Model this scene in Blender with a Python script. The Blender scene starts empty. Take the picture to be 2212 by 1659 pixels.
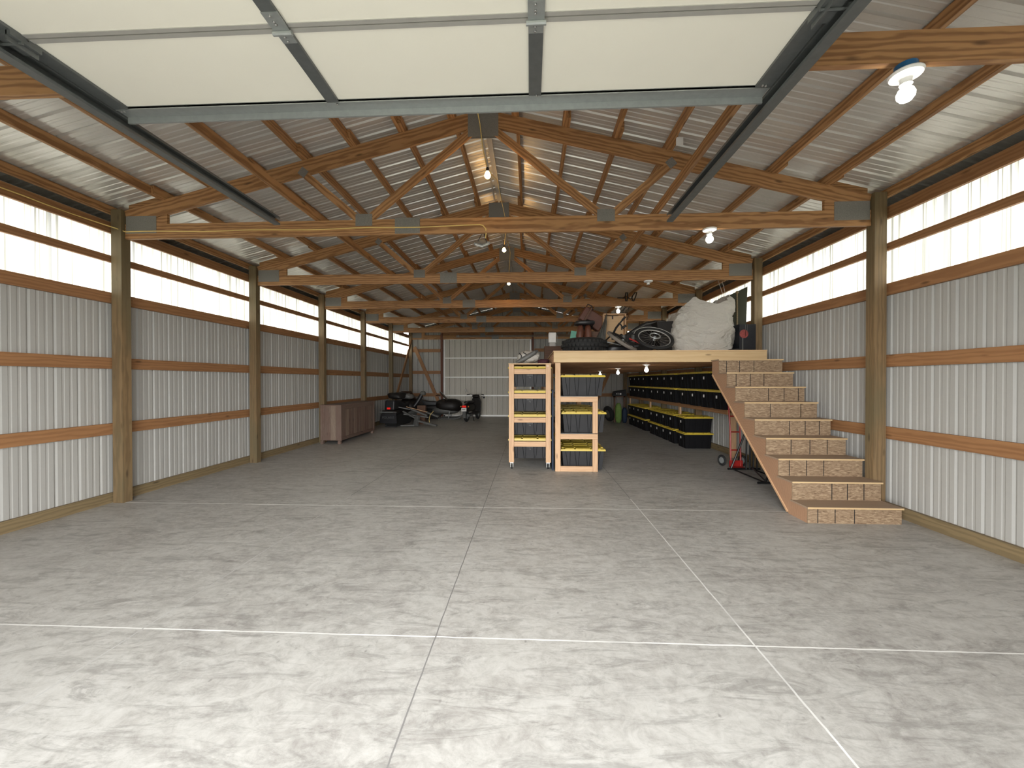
import bpy, math, random
from math import sin, cos, pi, sqrt, atan2, radians
from mathutils import Vector, Matrix, noise
random.seed(7)
SC = bpy.context.scene
COL = SC.collection

# ------------------------------------------------------------------ camera, sky, light, exposure
CAM_H = 1.537
def set_camera():
    f, yaw, pitch, roll = 854.29, 0.045768, -0.0079013, -0.00096365
    fw = Vector((-sin(yaw), cos(yaw), 0)); rt = Vector((cos(yaw), sin(yaw), 0)); up = Vector((0, 0, 1))
    fw2 = fw * cos(pitch) + up * sin(pitch); up2 = up * cos(pitch) - fw * sin(pitch)
    rt3 = rt * cos(roll) + up2 * sin(roll); up3 = up2 * cos(roll) - rt * sin(roll)
    cd = bpy.data.cameras.new('camera'); co = bpy.data.objects.new('camera', cd); COL.objects.link(co)
    cd.sensor_width = 36; cd.lens = f * 36 / 2212; cd.clip_start = 0.05; cd.clip_end = 300
    m = Matrix((rt3, up3, -fw2)).transposed().to_4x4(); m.translation = Vector((0, 0, CAM_H))
    co.matrix_world = m; SC.camera = co
set_camera()
SKY = 4.6
w = bpy.data.worlds.new('overcast_sky'); SC.world = w; w.use_nodes = True
nt = w.node_tree; bg = nt.nodes['Background']
tc = nt.nodes.new('ShaderNodeTexCoord'); sx = nt.nodes.new('ShaderNodeSeparateXYZ'); rp = nt.nodes.new('ShaderNodeValToRGB')
nt.links.new(tc.outputs['Generated'], sx.inputs[0]); nt.links.new(sx.outputs['Z'], rp.inputs[0])
rp.color_ramp.elements[0].color = (1.32, 1.32, 1.31, 1); rp.color_ramp.elements[1].color = (0.34, 0.35, 0.37, 1)
nt.links.new(rp.outputs[0], bg.inputs[0]); bg.inputs[1].default_value = SKY
SC.view_settings.view_transform = 'Standard'; SC.view_settings.look = 'None'
SC.view_settings.gamma = 1; SC.view_settings.exposure = 2.08; SC.view_settings.use_curve_mapping = False
pl = bpy.data.lights.new('door_opening_portal', 'AREA'); pl.shape = 'RECTANGLE'; pl.size = 4.0; pl.size_y = 3.0
pl.cycles.is_portal = True
po = bpy.data.objects.new('door_opening_portal', pl); COL.objects.link(po)
po.location = (-0.6, -1.0, 1.5); po.rotation_euler = (radians(90), 0, 0)
SC.cycles.max_bounces = 8; SC.cycles.diffuse_bounces = 5; SC.cycles.sample_clamp_indirect = 6

# ------------------------------------------------------------------ survey of the place (metres)
D = 2.44; Y1 = 4.75
XL, XR = -5.128, 3.963
WL, WR = -5.288, 4.123             # girt faces
SL, SR = -5.328, 4.163             # sheet planes
XC = -0.567
YB = 17.10                         # back sheets
YF = -0.95                         # front wall
CHB = 3.337
SLOPE = 0.249
def yk(k): return Y1 + (k - 1) * D
def ztop(x): return 4.83 - SLOPE * abs(x - XC)      # top edge of the top chords
RIB = 0.2325

# ------------------------------------------------------------------ node materials
def mk(name):
    m = bpy.data.materials.new(name); m.use_nodes = True
    n = m.node_tree; return m, n.nodes, n.links, n.nodes['Principled BSDF']
def N(ns, t, **kw):
    o = ns.new('ShaderNode' + t)
    for k, v in kw.items(): setattr(o, k, v)
    return o
def ramp(ns, stops):
    r = ns.new('ShaderNodeValToRGB'); e = r.color_ramp.elements
    while len(e) < len(stops): e.new(0.5)
    for q, (p, c) in zip(e, stops): q.position = p; q.color = (*c, 1) if len(c) == 3 else c
    return r
def math_(ns, ls, op, a, b=None, clamp=False):
    o = ns.new('ShaderNodeMath'); o.operation = op; o.use_clamp = clamp
    for i, v in enumerate((a, b)):
        if v is None: continue
        if isinstance(v, (int, float)): o.inputs[i].default_value = v
        else: ls.new(v, o.inputs[i])
    return o.outputs[0]
def mixc(ns, ls, f, a, b, blend='MIX'):
    o = ns.new('ShaderNodeMix'); o.data_type = 'RGBA'; o.blend_type = blend
    for i, v in ((0, f), (6, a), (7, b)):
        if isinstance(v, (int, float)): o.inputs[i].default_value = v
        elif isinstance(v, tuple): o.inputs[i].default_value = (*v, 1)
        else: ls.new(v, o.inputs[i])
    return o.outputs[2]
def noise_(ns, ls, vec, scale, detail=3, rough=0.55, dist=0.0):
    o = ns.new('ShaderNodeTexNoise'); o.inputs['Scale'].default_value = scale
    o.inputs['Detail'].default_value = detail; o.inputs['Roughness'].default_value = rough; o.inputs['Distortion'].default_value = dist
    if vec is not None: ls.new(vec, o.inputs['Vector'])
    return o.outputs['Fac']
def mapv(ns, ls, vec, scale=(1, 1, 1), loc=(0, 0, 0), rot=(0, 0, 0)):
    o = ns.new('ShaderNodeMapping'); o.inputs['Scale'].default_value = scale
    o.inputs['Location'].default_value = loc; o.inputs['Rotation'].default_value = rot
    ls.new(vec, o.inputs['Vector']); return o.outputs[0]
def objvec(ns, ls, rnd=True):
    t = ns.new('ShaderNodeTexCoord').outputs['Object']
    if not rnd: return t
    oi = ns.new('ShaderNodeObjectInfo'); cb = ns.new('ShaderNodeCombineXYZ')
    ls.new(math_(ns, ls, 'MULTIPLY', oi.outputs['Random'], 37.0), cb.inputs[0])
    ls.new(math_(ns, ls, 'MULTIPLY', math_(ns, ls, 'SINE', math_(ns, ls, 'MULTIPLY', oi.outputs['Random'], 91.0)), 0.09), cb.inputs[1])
    ls.new(math_(ns, ls, 'MULTIPLY', math_(ns, ls, 'SINE', math_(ns, ls, 'MULTIPLY', oi.outputs['Random'], 57.0)), 0.12), cb.inputs[2])
    va = ns.new('ShaderNodeVectorMath'); va.operation = 'ADD'; ls.new(t, va.inputs[0]); ls.new(cb.outputs[0], va.inputs[1])
    return va.outputs[0]
def bump(ns, ls, b, h, s=0.2, d=0.01):
    o = ns.new('ShaderNodeBump'); o.inputs['Strength'].default_value = s; o.inputs['Distance'].default_value = d
    ls.new(h, o.inputs['Height']); ls.new(o.outputs[0], b.inputs['Normal'])

def wood(name, light, dark, grain=1.0, knots=True, rough=0.62, freq=9.0, tint=None):
    m, ns, ls, b = mk(name)
    v = objvec(ns, ls)
    v1 = mapv(ns, ls, v, (0.16, 1, 1))
    wv = ns.new('ShaderNodeTexWave'); wv.wave_type = 'RINGS'; wv.rings_direction = 'X'
    wv.inputs['Scale'].default_value = freq; wv.inputs['Distortion'].default_value = 5.0
    wv.inputs['Detail'].default_value = 2; wv.inputs['Detail Scale'].default_value = 2.2
    ls.new(v1, wv.inputs['Vector'])
    r1 = ramp(ns, [(0.25, (0, 0, 0)), (0.9, (1, 1, 1))]); ls.new(wv.outputs['Fac'], r1.inputs[0])
    fine = noise_(ns, ls, mapv(ns, ls, v, (2.5, 110, 110)), 1.0, 3)
    broad = noise_(ns, ls, mapv(ns, ls, v, (0.9, 5, 5)), 1.0, 3)
    f = math_(ns, ls, 'ADD', math_(ns, ls, 'MULTIPLY', r1.outputs[0], 0.55 * grain),
              math_(ns, ls, 'ADD', math_(ns, ls, 'MULTIPLY', fine, 0.35), math_(ns, ls, 'MULTIPLY', broad, 0.5)))
    f = math_(ns, ls, 'SUBTRACT', f, 0.30, clamp=True)
    c = mixc(ns, ls, f, light, dark)
    if tint:
        tn = noise_(ns, ls, mapv(ns, ls, v, (0.6, 2.5, 2.5), (5, 5, 5)), 1.3, 3)
        rr = ramp(ns, [(0.42, (0, 0, 0)), (0.62, (1, 1, 1))]); ls.new(tn, rr.inputs[0])
        c = mixc(ns, ls, math_(ns, ls, 'MULTIPLY', rr.outputs[0], 0.75), c, tint)
    if knots:
        vo = ns.new('ShaderNodeTexVoronoi'); vo.inputs['Scale'].default_value = 1.0
        ls.new(mapv(ns, ls, v, (2.0, 7, 7)), vo.inputs['Vector'])
        kr = ramp(ns, [(0.05, (1, 1, 1)), (0.13, (0, 0, 0))]); ls.new(vo.outputs['Distance'], kr.inputs[0])
        c = mixc(ns, ls, math_(ns, ls, 'MULTIPLY', kr.outputs[0], 0.7), c, tuple(x * 0.35 for x in dark))
    ls.new(c, b.inputs['Base Color']); b.inputs['Roughness'].default_value = rough
    bump(ns, ls, b, f, 0.15, 0.003)
    return m

def plain(name, col, rough=0.5, metal=0.0, var=0.12, scale=14.0, bmp=0.0, spec=None, emit=None, es=0.0):
    m, ns, ls, b = mk(name)
    v = objvec(ns, ls)
    f = noise_(ns, ls, v, scale, 3)
    c = mixc(ns, ls, f, tuple(min(1, x * (1 - var)) for x in col), tuple(min(1, x * (1 + var)) for x in col))
    ls.new(c, b.inputs['Base Color']); b.inputs['Roughness'].default_value = rough; b.inputs['Metallic'].default_value = metal
    if spec is not None: b.inputs['Specular IOR Level'].default_value = spec
    if bmp: bump(ns, ls, b, noise_(ns, ls, v, scale * 2, 4), bmp, 0.01)
    if emit: b.inputs['Emission Color'].default_value = (*emit, 1); b.inputs['Emission Strength'].default_value = es
    return m

def sheet(name, col, rough, metal, axis, streak=0.25):
    m, ns, ls, b = mk(name)
    v = ns.new('ShaderNodeTexCoord').outputs['Object']
    sc = [3.0, 3.0, 3.0]; sc[axis] = 0.35
    f = noise_(ns, ls, mapv(ns, ls, v, tuple(sc)), 1.6, 4)
    g = noise_(ns, ls, v, 45, 2)
    ff = math_(ns, ls, 'ADD', math_(ns, ls, 'MULTIPLY', f, 0.7), math_(ns, ls, 'MULTIPLY', g, 0.3))
    c = mixc(ns, ls, ff, tuple(x * (1 - streak) for x in col), tuple(min(1, x * (1 + streak)) for x in col))
    ls.new(c, b.inputs['Base Color']); b.inputs['Metallic'].default_value = metal
    rr = ns.new('ShaderNodeMapRange'); rr.inputs[3].default_value = rough * 0.8; rr.inputs[4].default_value = rough * 1.25
    ls.new(f, rr.inputs[0]); ls.new(rr.outputs[0], b.inputs['Roughness'])
    bump(ns, ls, b, f, 0.12, 0.02)
    return m

def concrete():
    m, ns, ls, b = mk('power_trowelled_concrete')
    v = ns.new('ShaderNodeTexCoord').outputs['Object']
    n1 = noise_(ns, ls, v, 0.55, 6, 0.6, 0.6)
    n2 = noise_(ns, ls, mapv(ns, ls, v, (2.2, 3.6, 1), (3, 1, 0), (0, 0, 0.3)), 1.9, 9, 0.76, 1.5)
    n3 = noise_(ns, ls, v, 14, 8, 0.75, 0.8)
    n4 = noise_(ns, ls, mapv(ns, ls, v, (1.2, 5, 1), (9, 4, 0), (0, 0, -0.35)), 1.7, 9, 0.78, 1.2)
    a = math_(ns, ls, 'ADD', math_(ns, ls, 'MULTIPLY', n1, 0.30), math_(ns, ls, 'MULTIPLY', n2, 0.38))
    a = math_(ns, ls, 'ADD', a, math_(ns, ls, 'MULTIPLY', n3, 0.30))
    r = ramp(ns, [(0.36, (0.24, 0.228, 0.215)), (0.43, (0.355, 0.343, 0.322)), (0.51, (0.455, 0.447, 0.422)), (0.60, (0.53, 0.522, 0.498))])
    ls.new(a, r.inputs[0])
    sr = ramp(ns, [(0.38, (1, 1, 1)), (0.50, (0, 0, 0))]); ls.new(n4, sr.inputs[0])
    c = mixc(ns, ls, math_(ns, ls, 'MULTIPLY', sr.outputs[0], 0.50), r.outputs[0], (0.17, 0.162, 0.15))
    # small dark pits and short scuffs
    vo = ns.new('ShaderNodeTexVoronoi'); vo.inputs['Scale'].default_value = 5.5; ls.new(mapv(ns, ls, v, (1.6, 1, 1), (0, 0, 0), (0, 0, 0.8)), vo.inputs['Vector'])
    pr = ramp(ns, [(0.025, (1, 1, 1)), (0.085, (0, 0, 0))]); ls.new(vo.outputs['Distance'], pr.inputs[0])
    c = mixc(ns, ls, math_(ns, ls, 'MULTIPLY', pr.outputs[0], 0.5), c, (0.14, 0.133, 0.125))
    # saw cut control joints: chalky white where the dust sits, dark elsewhere
    sp = ns.new('ShaderNodeSeparateXYZ'); ls.new(v, sp.inputs[0])
    wob = math_(ns, ls, 'MULTIPLY', math_(ns, ls, 'SUBTRACT', noise_(ns, ls, v, 7, 3), 0.5), 0.010)
    def line(coord, pos, wd):
        d = math_(ns, ls, 'ABSOLUTE', math_(ns, ls, 'ADD', math_(ns, ls, 'SUBTRACT', coord, pos), wob))
        return math_(ns, ls, 'LESS_THAN', d, wd)
    X, Y = sp.outputs[0], sp.outputs[1]
    chalk = noise_(ns, ls, v, 3.2, 4)
    for coord, pos, wd, amt in ((Y, 2.34, 0.0055, 1.0), (Y, 4.775, 0.009, 1.0), (Y, 7.22, 0.008, 0.28), (Y, 9.66, 0.008, 0.2), (Y, 12.1, 0.008, 0.15),
                                (X, 1.302, 0.0055, 0.85), (X, -0.569, 0.004, 0.10), (X, -2.404, 0.0045, 0.5)):
        fac = line(coord, pos, wd)
        if coord is X:
            far = math_(ns, ls, 'LESS_THAN', Y, 5.2)
            amtn = math_(ns, ls, 'ADD', math_(ns, ls, 'MULTIPLY', far, amt * 0.9), amt * 0.1)
        else: amtn = amt
        whit = math_(ns, ls, 'MULTIPLY', math_(ns, ls, 'ADD', chalk, 0.35, clamp=True), amtn)
        jc = mixc(ns, ls, whit, (0.16, 0.155, 0.15), (0.85, 0.85, 0.82))
        c = mixc(ns, ls, fac, c, jc)
    ls.new(c, b.inputs['Base Color'])
    rr = ns.new('ShaderNodeMapRange'); rr.inputs[3].default_value = 0.34; rr.inputs[4].default_value = 0.62
    ls.new(n2, rr.inputs[0]); ls.new(rr.outputs[0], b.inputs['Roughness'])
    b.inputs['Specular IOR Level'].default_value = 0.55
    bump(ns, ls, b, n2, 0.06, 0.01)
    return m

def osb():
    m, ns, ls, b = mk('oriented_strand_board')
    v = objvec(ns, ls)
    def flakes(rot, sc, off):
        vo = ns.new('ShaderNodeTexVoronoi'); vo.inputs['Scale'].default_value = sc
        ls.new(mapv(ns, ls, v, (1.0, 2.6, 3.4), off, (0, rot, 0)), vo.inputs['Vector'])
        q = ns.new('ShaderNodeSeparateXYZ'); ls.new(vo.outputs['Color'], q.inputs[0]); return q.outputs[0]
    fa = flakes(0.5, 26, (0, 0, 0)); fb = flakes(-0.7, 31, (3, 1, 2)); fc = noise_(ns, ls, mapv(ns, ls, v, (20, 20, 60), (0, 0, 0), (0, 0.4, 0)), 1.5, 3)
    ff = math_(ns, ls, 'ADD', math_(ns, ls, 'MULTIPLY', fa, 0.34), math_(ns, ls, 'MULTIPLY', fb, 0.34))
    ff = math_(ns, ls, 'ADD', ff, math_(ns, ls, 'MULTIPLY', fc, 0.40))
    r = ramp(ns, [(0.20, (0.15, 0.095, 0.055)), (0.42, (0.235, 0.158, 0.096)), (0.62, (0.285, 0.20, 0.125)), (0.9, (0.40, 0.30, 0.19))]); ls.new(ff, r.inputs[0])
    ls.new(r.outputs[0], b.inputs['Base Color']); b.inputs['Roughness'].default_value = 0.6
    return m

def translucent_panel(k, side):
    m, ns, ls, b = mk('fibreglass_clear_panel')
    v = ns.new('ShaderNodeTexCoord').outputs['Object']
    sp = ns.new('ShaderNodeSeparateXYZ'); ls.new(v, sp.inputs[0])
    fr = math_(ns, ls, 'FRACT', math_(ns, ls, 'DIVIDE', math_(ns, ls, 'SUBTRACT', sp.outputs[1], 4.15), 0.93))
    lap = math_(ns, ls, 'LESS_THAN', fr, 0.045)
    st = noise_(ns, ls, mapv(ns, ls, v, (1, 42, 0.25)), 1.0, 2)
    r = ramp(ns, [(0.38, (0.10, 0.098, 0.085)), (0.455, (0.235, 0.233, 0.203)), (0.7, (0.29, 0.288, 0.255))]); ls.new(st, r.inputs[0])
    c = mixc(ns, ls, math_(ns, ls, 'MULTIPLY', lap, 0.9), r.outputs[0], (0.10, 0.10, 0.095))
    tr = ns.new('ShaderNodeBsdfTranslucent'); ls.new(c, tr.inputs[0])
    di = ns.new('ShaderNodeBsdfDiffuse'); di.inputs[0].default_value = (0.7, 0.7, 0.66, 1)
    mx = ns.new('ShaderNodeMixShader'); mx.inputs[0].default_value = 0.12
    ls.new(tr.outputs[0], mx.inputs[1]); ls.new(di.outputs[0], mx.inputs[2])
    ls.new(mx.outputs[0], ns['Material Output'].inputs[0])
    ns.remove(b); return m

def woven_bag():
    m, ns, ls, b = mk('white_woven_bag')
    v = objvec(ns, ls, False)
    n1 = noise_(ns, ls, mapv(ns, ls, v, (1, 1, 1.6)), 1.5, 5, 0.55, 1.2)
    n2 = noise_(ns, ls, mapv(ns, ls, v, (1, 1, 2.4), (3, 2, 1), (0, 0.35, 0)), 3.0, 4, 0.55, 0.9)
    r1 = math_(ns, ls, 'ABSOLUTE', math_(ns, ls, 'SUBTRACT', n1, 0.5)); r2 = math_(ns, ls, 'ABSOLUTE', math_(ns, ls, 'SUBTRACT', n2, 0.5))
    h = math_(ns, ls, 'ADD', math_(ns, ls, 'MULTIPLY', r1, 1.0), math_(ns, ls, 'MULTIPLY', r2, 0.6))
    c = mixc(ns, ls, n2, (0.44, 0.415, 0.375), (0.50, 0.48, 0.44))
    ls.new(c, b.inputs['Base Color']); b.inputs['Roughness'].default_value = 0.7
    bump(ns, ls, b, h, 0.8, 0.12)
    return m
M = dict(
    truss=wood('truss_pine', (0.44, 0.235, 0.098), (0.215, 0.098, 0.036), 1.3),
    girt=wood('girt_spruce', (0.33, 0.165, 0.070), (0.18, 0.078, 0.030), 0.7),
    post=wood('treated_post', (0.225, 0.145, 0.070), (0.12, 0.078, 0.037), 1.0, tint=(0.13, 0.105, 0.055)),
    skirt=wood('treated_skirt', (0.225, 0.165, 0.085), (0.12, 0.088, 0.045), 0.8),
    fresh=wood('fresh_lumber', (0.60, 0.385, 0.225), (0.42, 0.235, 0.12), 0.6),
    rim=wood('pale_rim_board', (0.60, 0.44, 0.245), (0.46, 0.29, 0.135), 0.5, freq=5),
    stringer=wood('stair_stringer_ply', (0.40, 0.235, 0.14), (0.30, 0.165, 0.095), 0.5, knots=False),
    barnpale=wood('pale_weathered_plank', (0.27, 0.205, 0.155), (0.14, 0.095, 0.07), 0.6, freq=24, tint=(0.15, 0.09, 0.07)),
    barn=wood('weathered_plank', (0.20, 0.14, 0.11), (0.07, 0.040, 0.030), 0.7, freq=24, tint=(0.15, 0.085, 0.065)),
    darkwood=wood('dark_brown_board', (0.13, 0.06, 0.03), (0.06, 0.025, 0.012), 0.8),
    redpost=wood('dark_red_post', (0.14, 0.045, 0.02), (0.07, 0.02, 0.01), 0.8),
    ply=wood('plywood', (0.62, 0.43, 0.24), (0.48, 0.30, 0.15), 0.3, knots=False),
    tread_=wood('worn_tread_board', (0.34, 0.245, 0.17), (0.25, 0.17, 0.11), 0.3, knots=False),
    floor=concrete(), osb=osb(),
    wall=sheet('grey_wall_sheet', (0.375, 0.368, 0.345), 0.62, 0.0, 2, 0.08),
    roof=sheet('galvalume_roof_sheet', (0.68, 0.67, 0.645), 0.32, 0.5, 0, 0.13),
    door=sheet('door_sheet', (0.50, 0.475, 0.42), 0.5, 0.1, 2, 0.15),
    galv=plain('galvanised_steel', (0.34, 0.36, 0.36), 0.42, 0.5, 0.15, 30),
    galvd=plain('dark_galvanised_track', (0.14, 0.15, 0.152), 0.42, 0.45, 0.2, 25),
    plate=plain('punched_nail_plate', (0.22, 0.212, 0.195), 0.6, 0.15, 0.5, 150, 0.6),
    alu=plain('white_aluminium', (0.86, 0.86, 0.84), 0.4, 0.1, 0.08, 10),
    cream=plain('cream_painted_steel', (0.88, 0.855, 0.77), 0.55, 0.0, 0.025, 3),
    seam=plain('grey_seam', (0.42, 0.41, 0.39), 0.5, 0.2, 0.1, 12),
    toteshade=plain('shaded_tote_plastic', (0.006, 0.006, 0.007), 0.7, 0, 0.2, 8, 0, 0.15),  # darker copy of the tote plastic, with shade put into its colour
    black=plain('black_plastic', (0.012, 0.012, 0.014), 0.45, 0, 0.3, 8),
    tote=plain('charcoal_tote_plastic', (0.026, 0.026, 0.028), 0.6, 0, 0.2, 8, 0, 0.3),
    toteink=plain('grey_embossed_lettering', (0.09, 0.09, 0.09), 0.5),
    yellow=plain('yellow_lid_plastic', (0.56, 0.41, 0.04), 0.4, 0, 0.08, 9),
    white=plain('white_porcelain', (0.80, 0.80, 0.79), 0.3, 0, 0.03),
    sticker=plain('white_sticker', (0.75, 0.74, 0.72), 0.6, 0, 0.05),
    cord=plain('yellow_cable', (0.70, 0.52, 0.18), 0.5, 0, 0.05),
    wcord=plain('white_cable', (0.62, 0.58, 0.55), 0.5, 0, 0.05),
    blue=plain('blue_plastic', (0.02, 0.12, 0.28), 0.4),
    navy=plain('navy_board', (0.006, 0.018, 0.045), 0.7), print_=plain('dark_printed_card', (0.007, 0.008, 0.012), 0.6, 0, 0.6, 25),
    red=plain('red_paint', (0.30, 0.015, 0.012), 0.4),
    blackmetal=plain('black_tube_steel', (0.015, 0.015, 0.016), 0.35, 0.4),
    rubber=plain('tyre_rubber', (0.012, 0.012, 0.012), 0.8, 0, 0.3, 30, 0.3),
    steel=plain('bright_steel', (0.45, 0.45, 0.44), 0.3, 0.9),
    bag=woven_bag(),
    dust=plain('dusty_tyre', (0.16, 0.14, 0.12), 0.8),
    tarp=plain('grey_tarp', (0.10, 0.10, 0.09), 0.55, 0, 0.3, 6, 0.3),
    brown=plain('brown_leather', (0.11, 0.035, 0.018), 0.5, 0, 0.3, 8),
    turq=plain('turquoise_board', (0.12, 0.34, 0.26), 0.6),
    greenply=plain('dark_green_board', (0.045, 0.048, 0.028), 0.6, 0, 0.25, 4),
    green=plain('green_cloth', (0.16, 0.26, 0.06), 0.8, 0, 0.3, 10),
    grey=plain('grey_plastic', (0.10, 0.10, 0.095), 0.5),
    maroon=plain('maroon_cloth', (0.05, 0.012, 0.02), 0.85),
    tail=plain('tail_lens_red', (0.5, 0.01, 0.01), 0.25, emit=(1.0, 0.03, 0.02), es=0.10),
    amber=plain('amber_lens', (0.5, 0.16, 0.03), 0.3),
    dkbody=plain('dark_bodywork', (0.012, 0.010, 0.009), 0.5, 0, 0.3, 8, 0, 0.3),
    smoke=plain('smoked_windshield', (0.05, 0.03, 0.02), 0.2),
    coral=plain('coral_red_print', (0.24, 0.045, 0.04), 0.6, 0, 0.5, 30),
    ground=plain('gravel_and_grass', (0.19, 0.19, 0.14), 0.9, 0, 0.3, 3),
)
def bulbmat(name, col, s):
    m, ns, ls, b = mk(name)
    b.inputs['Base Color'].default_value = (0.9, 0.9, 0.9, 1); b.inputs['Emission Color'].default_value = (*col, 1); b.inputs['Emission Strength'].default_value = s
    return m
M['bulbw'] = bulbmat('lit_white_bulb', (1.0, 0.95, 0.84), 7.0)
M['bulby'] = bulbmat('lit_warm_bulb', (1.0, 0.55, 0.18), 24.0)

# ------------------------------------------------------------------ mesh tools
class MB:
    def __init__(s): s.v = []; s.f = []
    def add(s, vs, fs):
        o = len(s.v); s.v += [Vector(v) for v in vs]; s.f += [tuple(i + o for i in f) for f in fs]; return s
    def box(s, x0, x1, y0, y1, z0, z1):
        return s.add([(x0,y0,z0),(x1,y0,z0),(x1,y1,z0),(x0,y1,z0),(x0,y0,z1),(x1,y0,z1),(x1,y1,z1),(x0,y1,z1)],
                     [(0,3,2,1),(4,5,6,7),(0,1,5,4),(1,2,6,5),(2,3,7,6),(3,0,4,7)])
    def hexa(s, p):     # 4 bottom, 4 top
        return s.add(p, [(0,3,2,1),(4,5,6,7),(0,1,5,4),(1,2,6,5),(2,3,7,6),(3,0,4,7)])
    def prism(s, poly, ax, a, b):
        # poly in the plane of the two other axes (in order), extruded along ax
        n = len(poly); vs = []
        for t in (a, b):
            for p in poly:
                q = list(p); q.insert(ax, t); vs.append(q)
        return s.add(vs, [tuple(range(n)), tuple(range(2*n-1, n-1, -1))] + [(i, i+n, (i+1) % n + n, (i+1) % n) for i in range(n)])
    def tube(s, pts, r, n=8, close=False, cap=True):
        pts = [Vector(p) for p in pts]; rs = r if isinstance(r, (list, tuple)) else [r]*len(pts)
        rings = []; m = len(pts); prev = None
        for i, p in enumerate(pts):
            if close: t = pts[(i+1) % m] - pts[i-1]
            else: t = pts[min(i+1, m-1)] - pts[max(i-1, 0)]
            t.normalize()
            if prev is None:
                a = Vector((0,0,1)) if abs(t.z) < 0.9 else Vector((1,0,0)); u = t.cross(a).normalized()
            else:
                u = prev - t * prev.dot(t)
                u = u.normalized() if u.length > 1e-6 else t.orthogonal().normalized()
            prev = u; w_ = t.cross(u)
            rings.append([p + (u*cos(2*pi*j/n) + w_*sin(2*pi*j/n))*rs[i] for j in range(n)])
        vs = [q for g in rings for q in g]; fs = []
        for i in range(m if close else m-1):
            k = (i+1) % m
            for j in range(n): fs.append((i*n+j, i*n+(j+1) % n, k*n+(j+1) % n, k*n+j))
        if cap and not close: fs += [tuple(range(n-1, -1, -1)), tuple((m-1)*n + j for j in range(n))]
        return s.add(vs, fs)
    def lathe(s, c, prof, axis=(0,0,1), n=20):
        c = Vector(c); a = Vector(axis).normalized(); u = a.orthogonal().normalized(); w_ = a.cross(u)
        vs = []; fs = []
        for (r, h) in prof:
            for j in range(n): vs.append(c + a*h + (u*cos(2*pi*j/n) + w_*sin(2*pi*j/n))*max(r, 1e-4))
        for i in range(len(prof)-1):
            for j in range(n): fs.append((i*n+j, i*n+(j+1) % n, (i+1)*n+(j+1) % n, (i+1)*n+j))
        fs += [tuple(range(n-1, -1, -1)), tuple((len(prof)-1)*n+j for j in range(n))]
        return s.add(vs, fs)
    def torus(s, c, R, r, axis=(0,0,1), n=36, m=8, rz=1.0):
        c = Vector(c); a = Vector(axis).normalized(); u = a.orthogonal().normalized(); w_ = a.cross(u); vs = []; fs = []
        for i in range(n):
            d = u*cos(2*pi*i/n) + w_*sin(2*pi*i/n)
            for j in range(m): vs.append(c + d*(R + r*cos(2*pi*j/m)) + a*(r*rz*sin(2*pi*j/m)))
        for i in range(n):
            for j in range(m): fs.append((i*m+j, ((i+1) % n)*m+j, ((i+1) % n)*m+(j+1) % m, i*m+(j+1) % m))
        return s.add(vs, fs)
    def ball(s, c, rx, ry, rz, n=16, m=10):
        c = Vector(c); vs = []; fs = []
        for i in range(m+1):
            t = pi*i/m
            for j in range(n): vs.append(c + Vector((rx*sin(t)*cos(2*pi*j/n), ry*sin(t)*sin(2*pi*j/n), rz*cos(t))))
        for i in range(m):
            for j in range(n): fs.append((i*n+j, (i+1)*n+j, (i+1)*n+(j+1) % n, i*n+(j+1) % n))
        return s.add(vs, fs)
    def lump(s, c, rx, ry, rz, amp, fr, seed, n=28, m=18, p=0.6):
        """a soft irregular body: superellipsoid with noise, flat underside"""
        c = Vector(c); vs = []; fs = []
        sg = lambda x: math.copysign(abs(x)**p, x)
        for i in range(m+1):
            t = pi*i/m
            for j in range(n):
                a = 2*pi*j/n
                q = Vector((rx*sg(sin(t))*sg(cos(a)), ry*sg(sin(t))*sg(sin(a)), rz*sg(cos(t))))
                q += q.normalized()*amp*noise.fractal(q*fr + Vector((seed*3.1, seed, 0)), 0.9, 2.1, 4)
                q.z = max(q.z, -rz); vs.append(c + q)
        for i in range(m):
            for j in range(n): fs.append((i*n+j, (i+1)*n+j, (i+1)*n+(j+1) % n, i*n+(j+1) % n))
        return s.add(vs, fs)
    def mesh(s, name, org=(0,0,0), smooth=False):
        o = Vector(org); me = bpy.data.meshes.new(name)
        me.from_pydata([tuple(v - o) for v in s.v], [], s.f); me.validate()
        import bmesh
        bm = bmesh.new(); bm.from_mesh(me); bmesh.ops.recalc_face_normals(bm, faces=bm.faces); bm.to_mesh(me); bm.free()
        if smooth:
            me.polygons.foreach_set('use_smooth', [True]*len(me.polygons))
            try: me.set_sharp_from_angle(angle=radians(40))
            except Exception: pass
        me.update(); return me

def link(name, me, mat, parent=None, mtx=None):
    if mat is not None and not me.materials: me.materials.append(mat)
    o = bpy.data.objects.new(name, me); COL.objects.link(o)
    if parent is not None: o.parent = parent
    if mtx is not None: o.matrix_basis = mtx
    return o
def tag(o, label, cat, group=None):
    o['label'] = label; o['category'] = cat
    if group: o['group'] = group
    return o
class Thing:
    def __init__(s, name, label, cat, base, group=None, rz=0.0):
        s.o = bpy.data.objects.new(name, None); COL.objects.link(s.o); s.base = Vector(base)
        s.o.location = s.base; s.o.rotation_euler = (0, 0, rz); s.o.empty_display_size = 0.1
        tag(s.o, label, cat, group)
    def part(s, name, mb, mat, smooth=False, parent=None, label=None):
        me = mb.mesh(name, s.base, smooth)
        o = link(name, me, mat, parent or s.o)
        if label: o['label'] = label
        return o
    def board(s, name, p0, p1, a, b, mat, up=(0,0,1), bev=0.0):
        me, mt = boardmesh(name, p0, p1, a, b, up)
        mt.translation = mt.translation - s.base
        o = link(name, me, mat, s.o, mt)
        if bev: bevel(o, bev)
        return o
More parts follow.
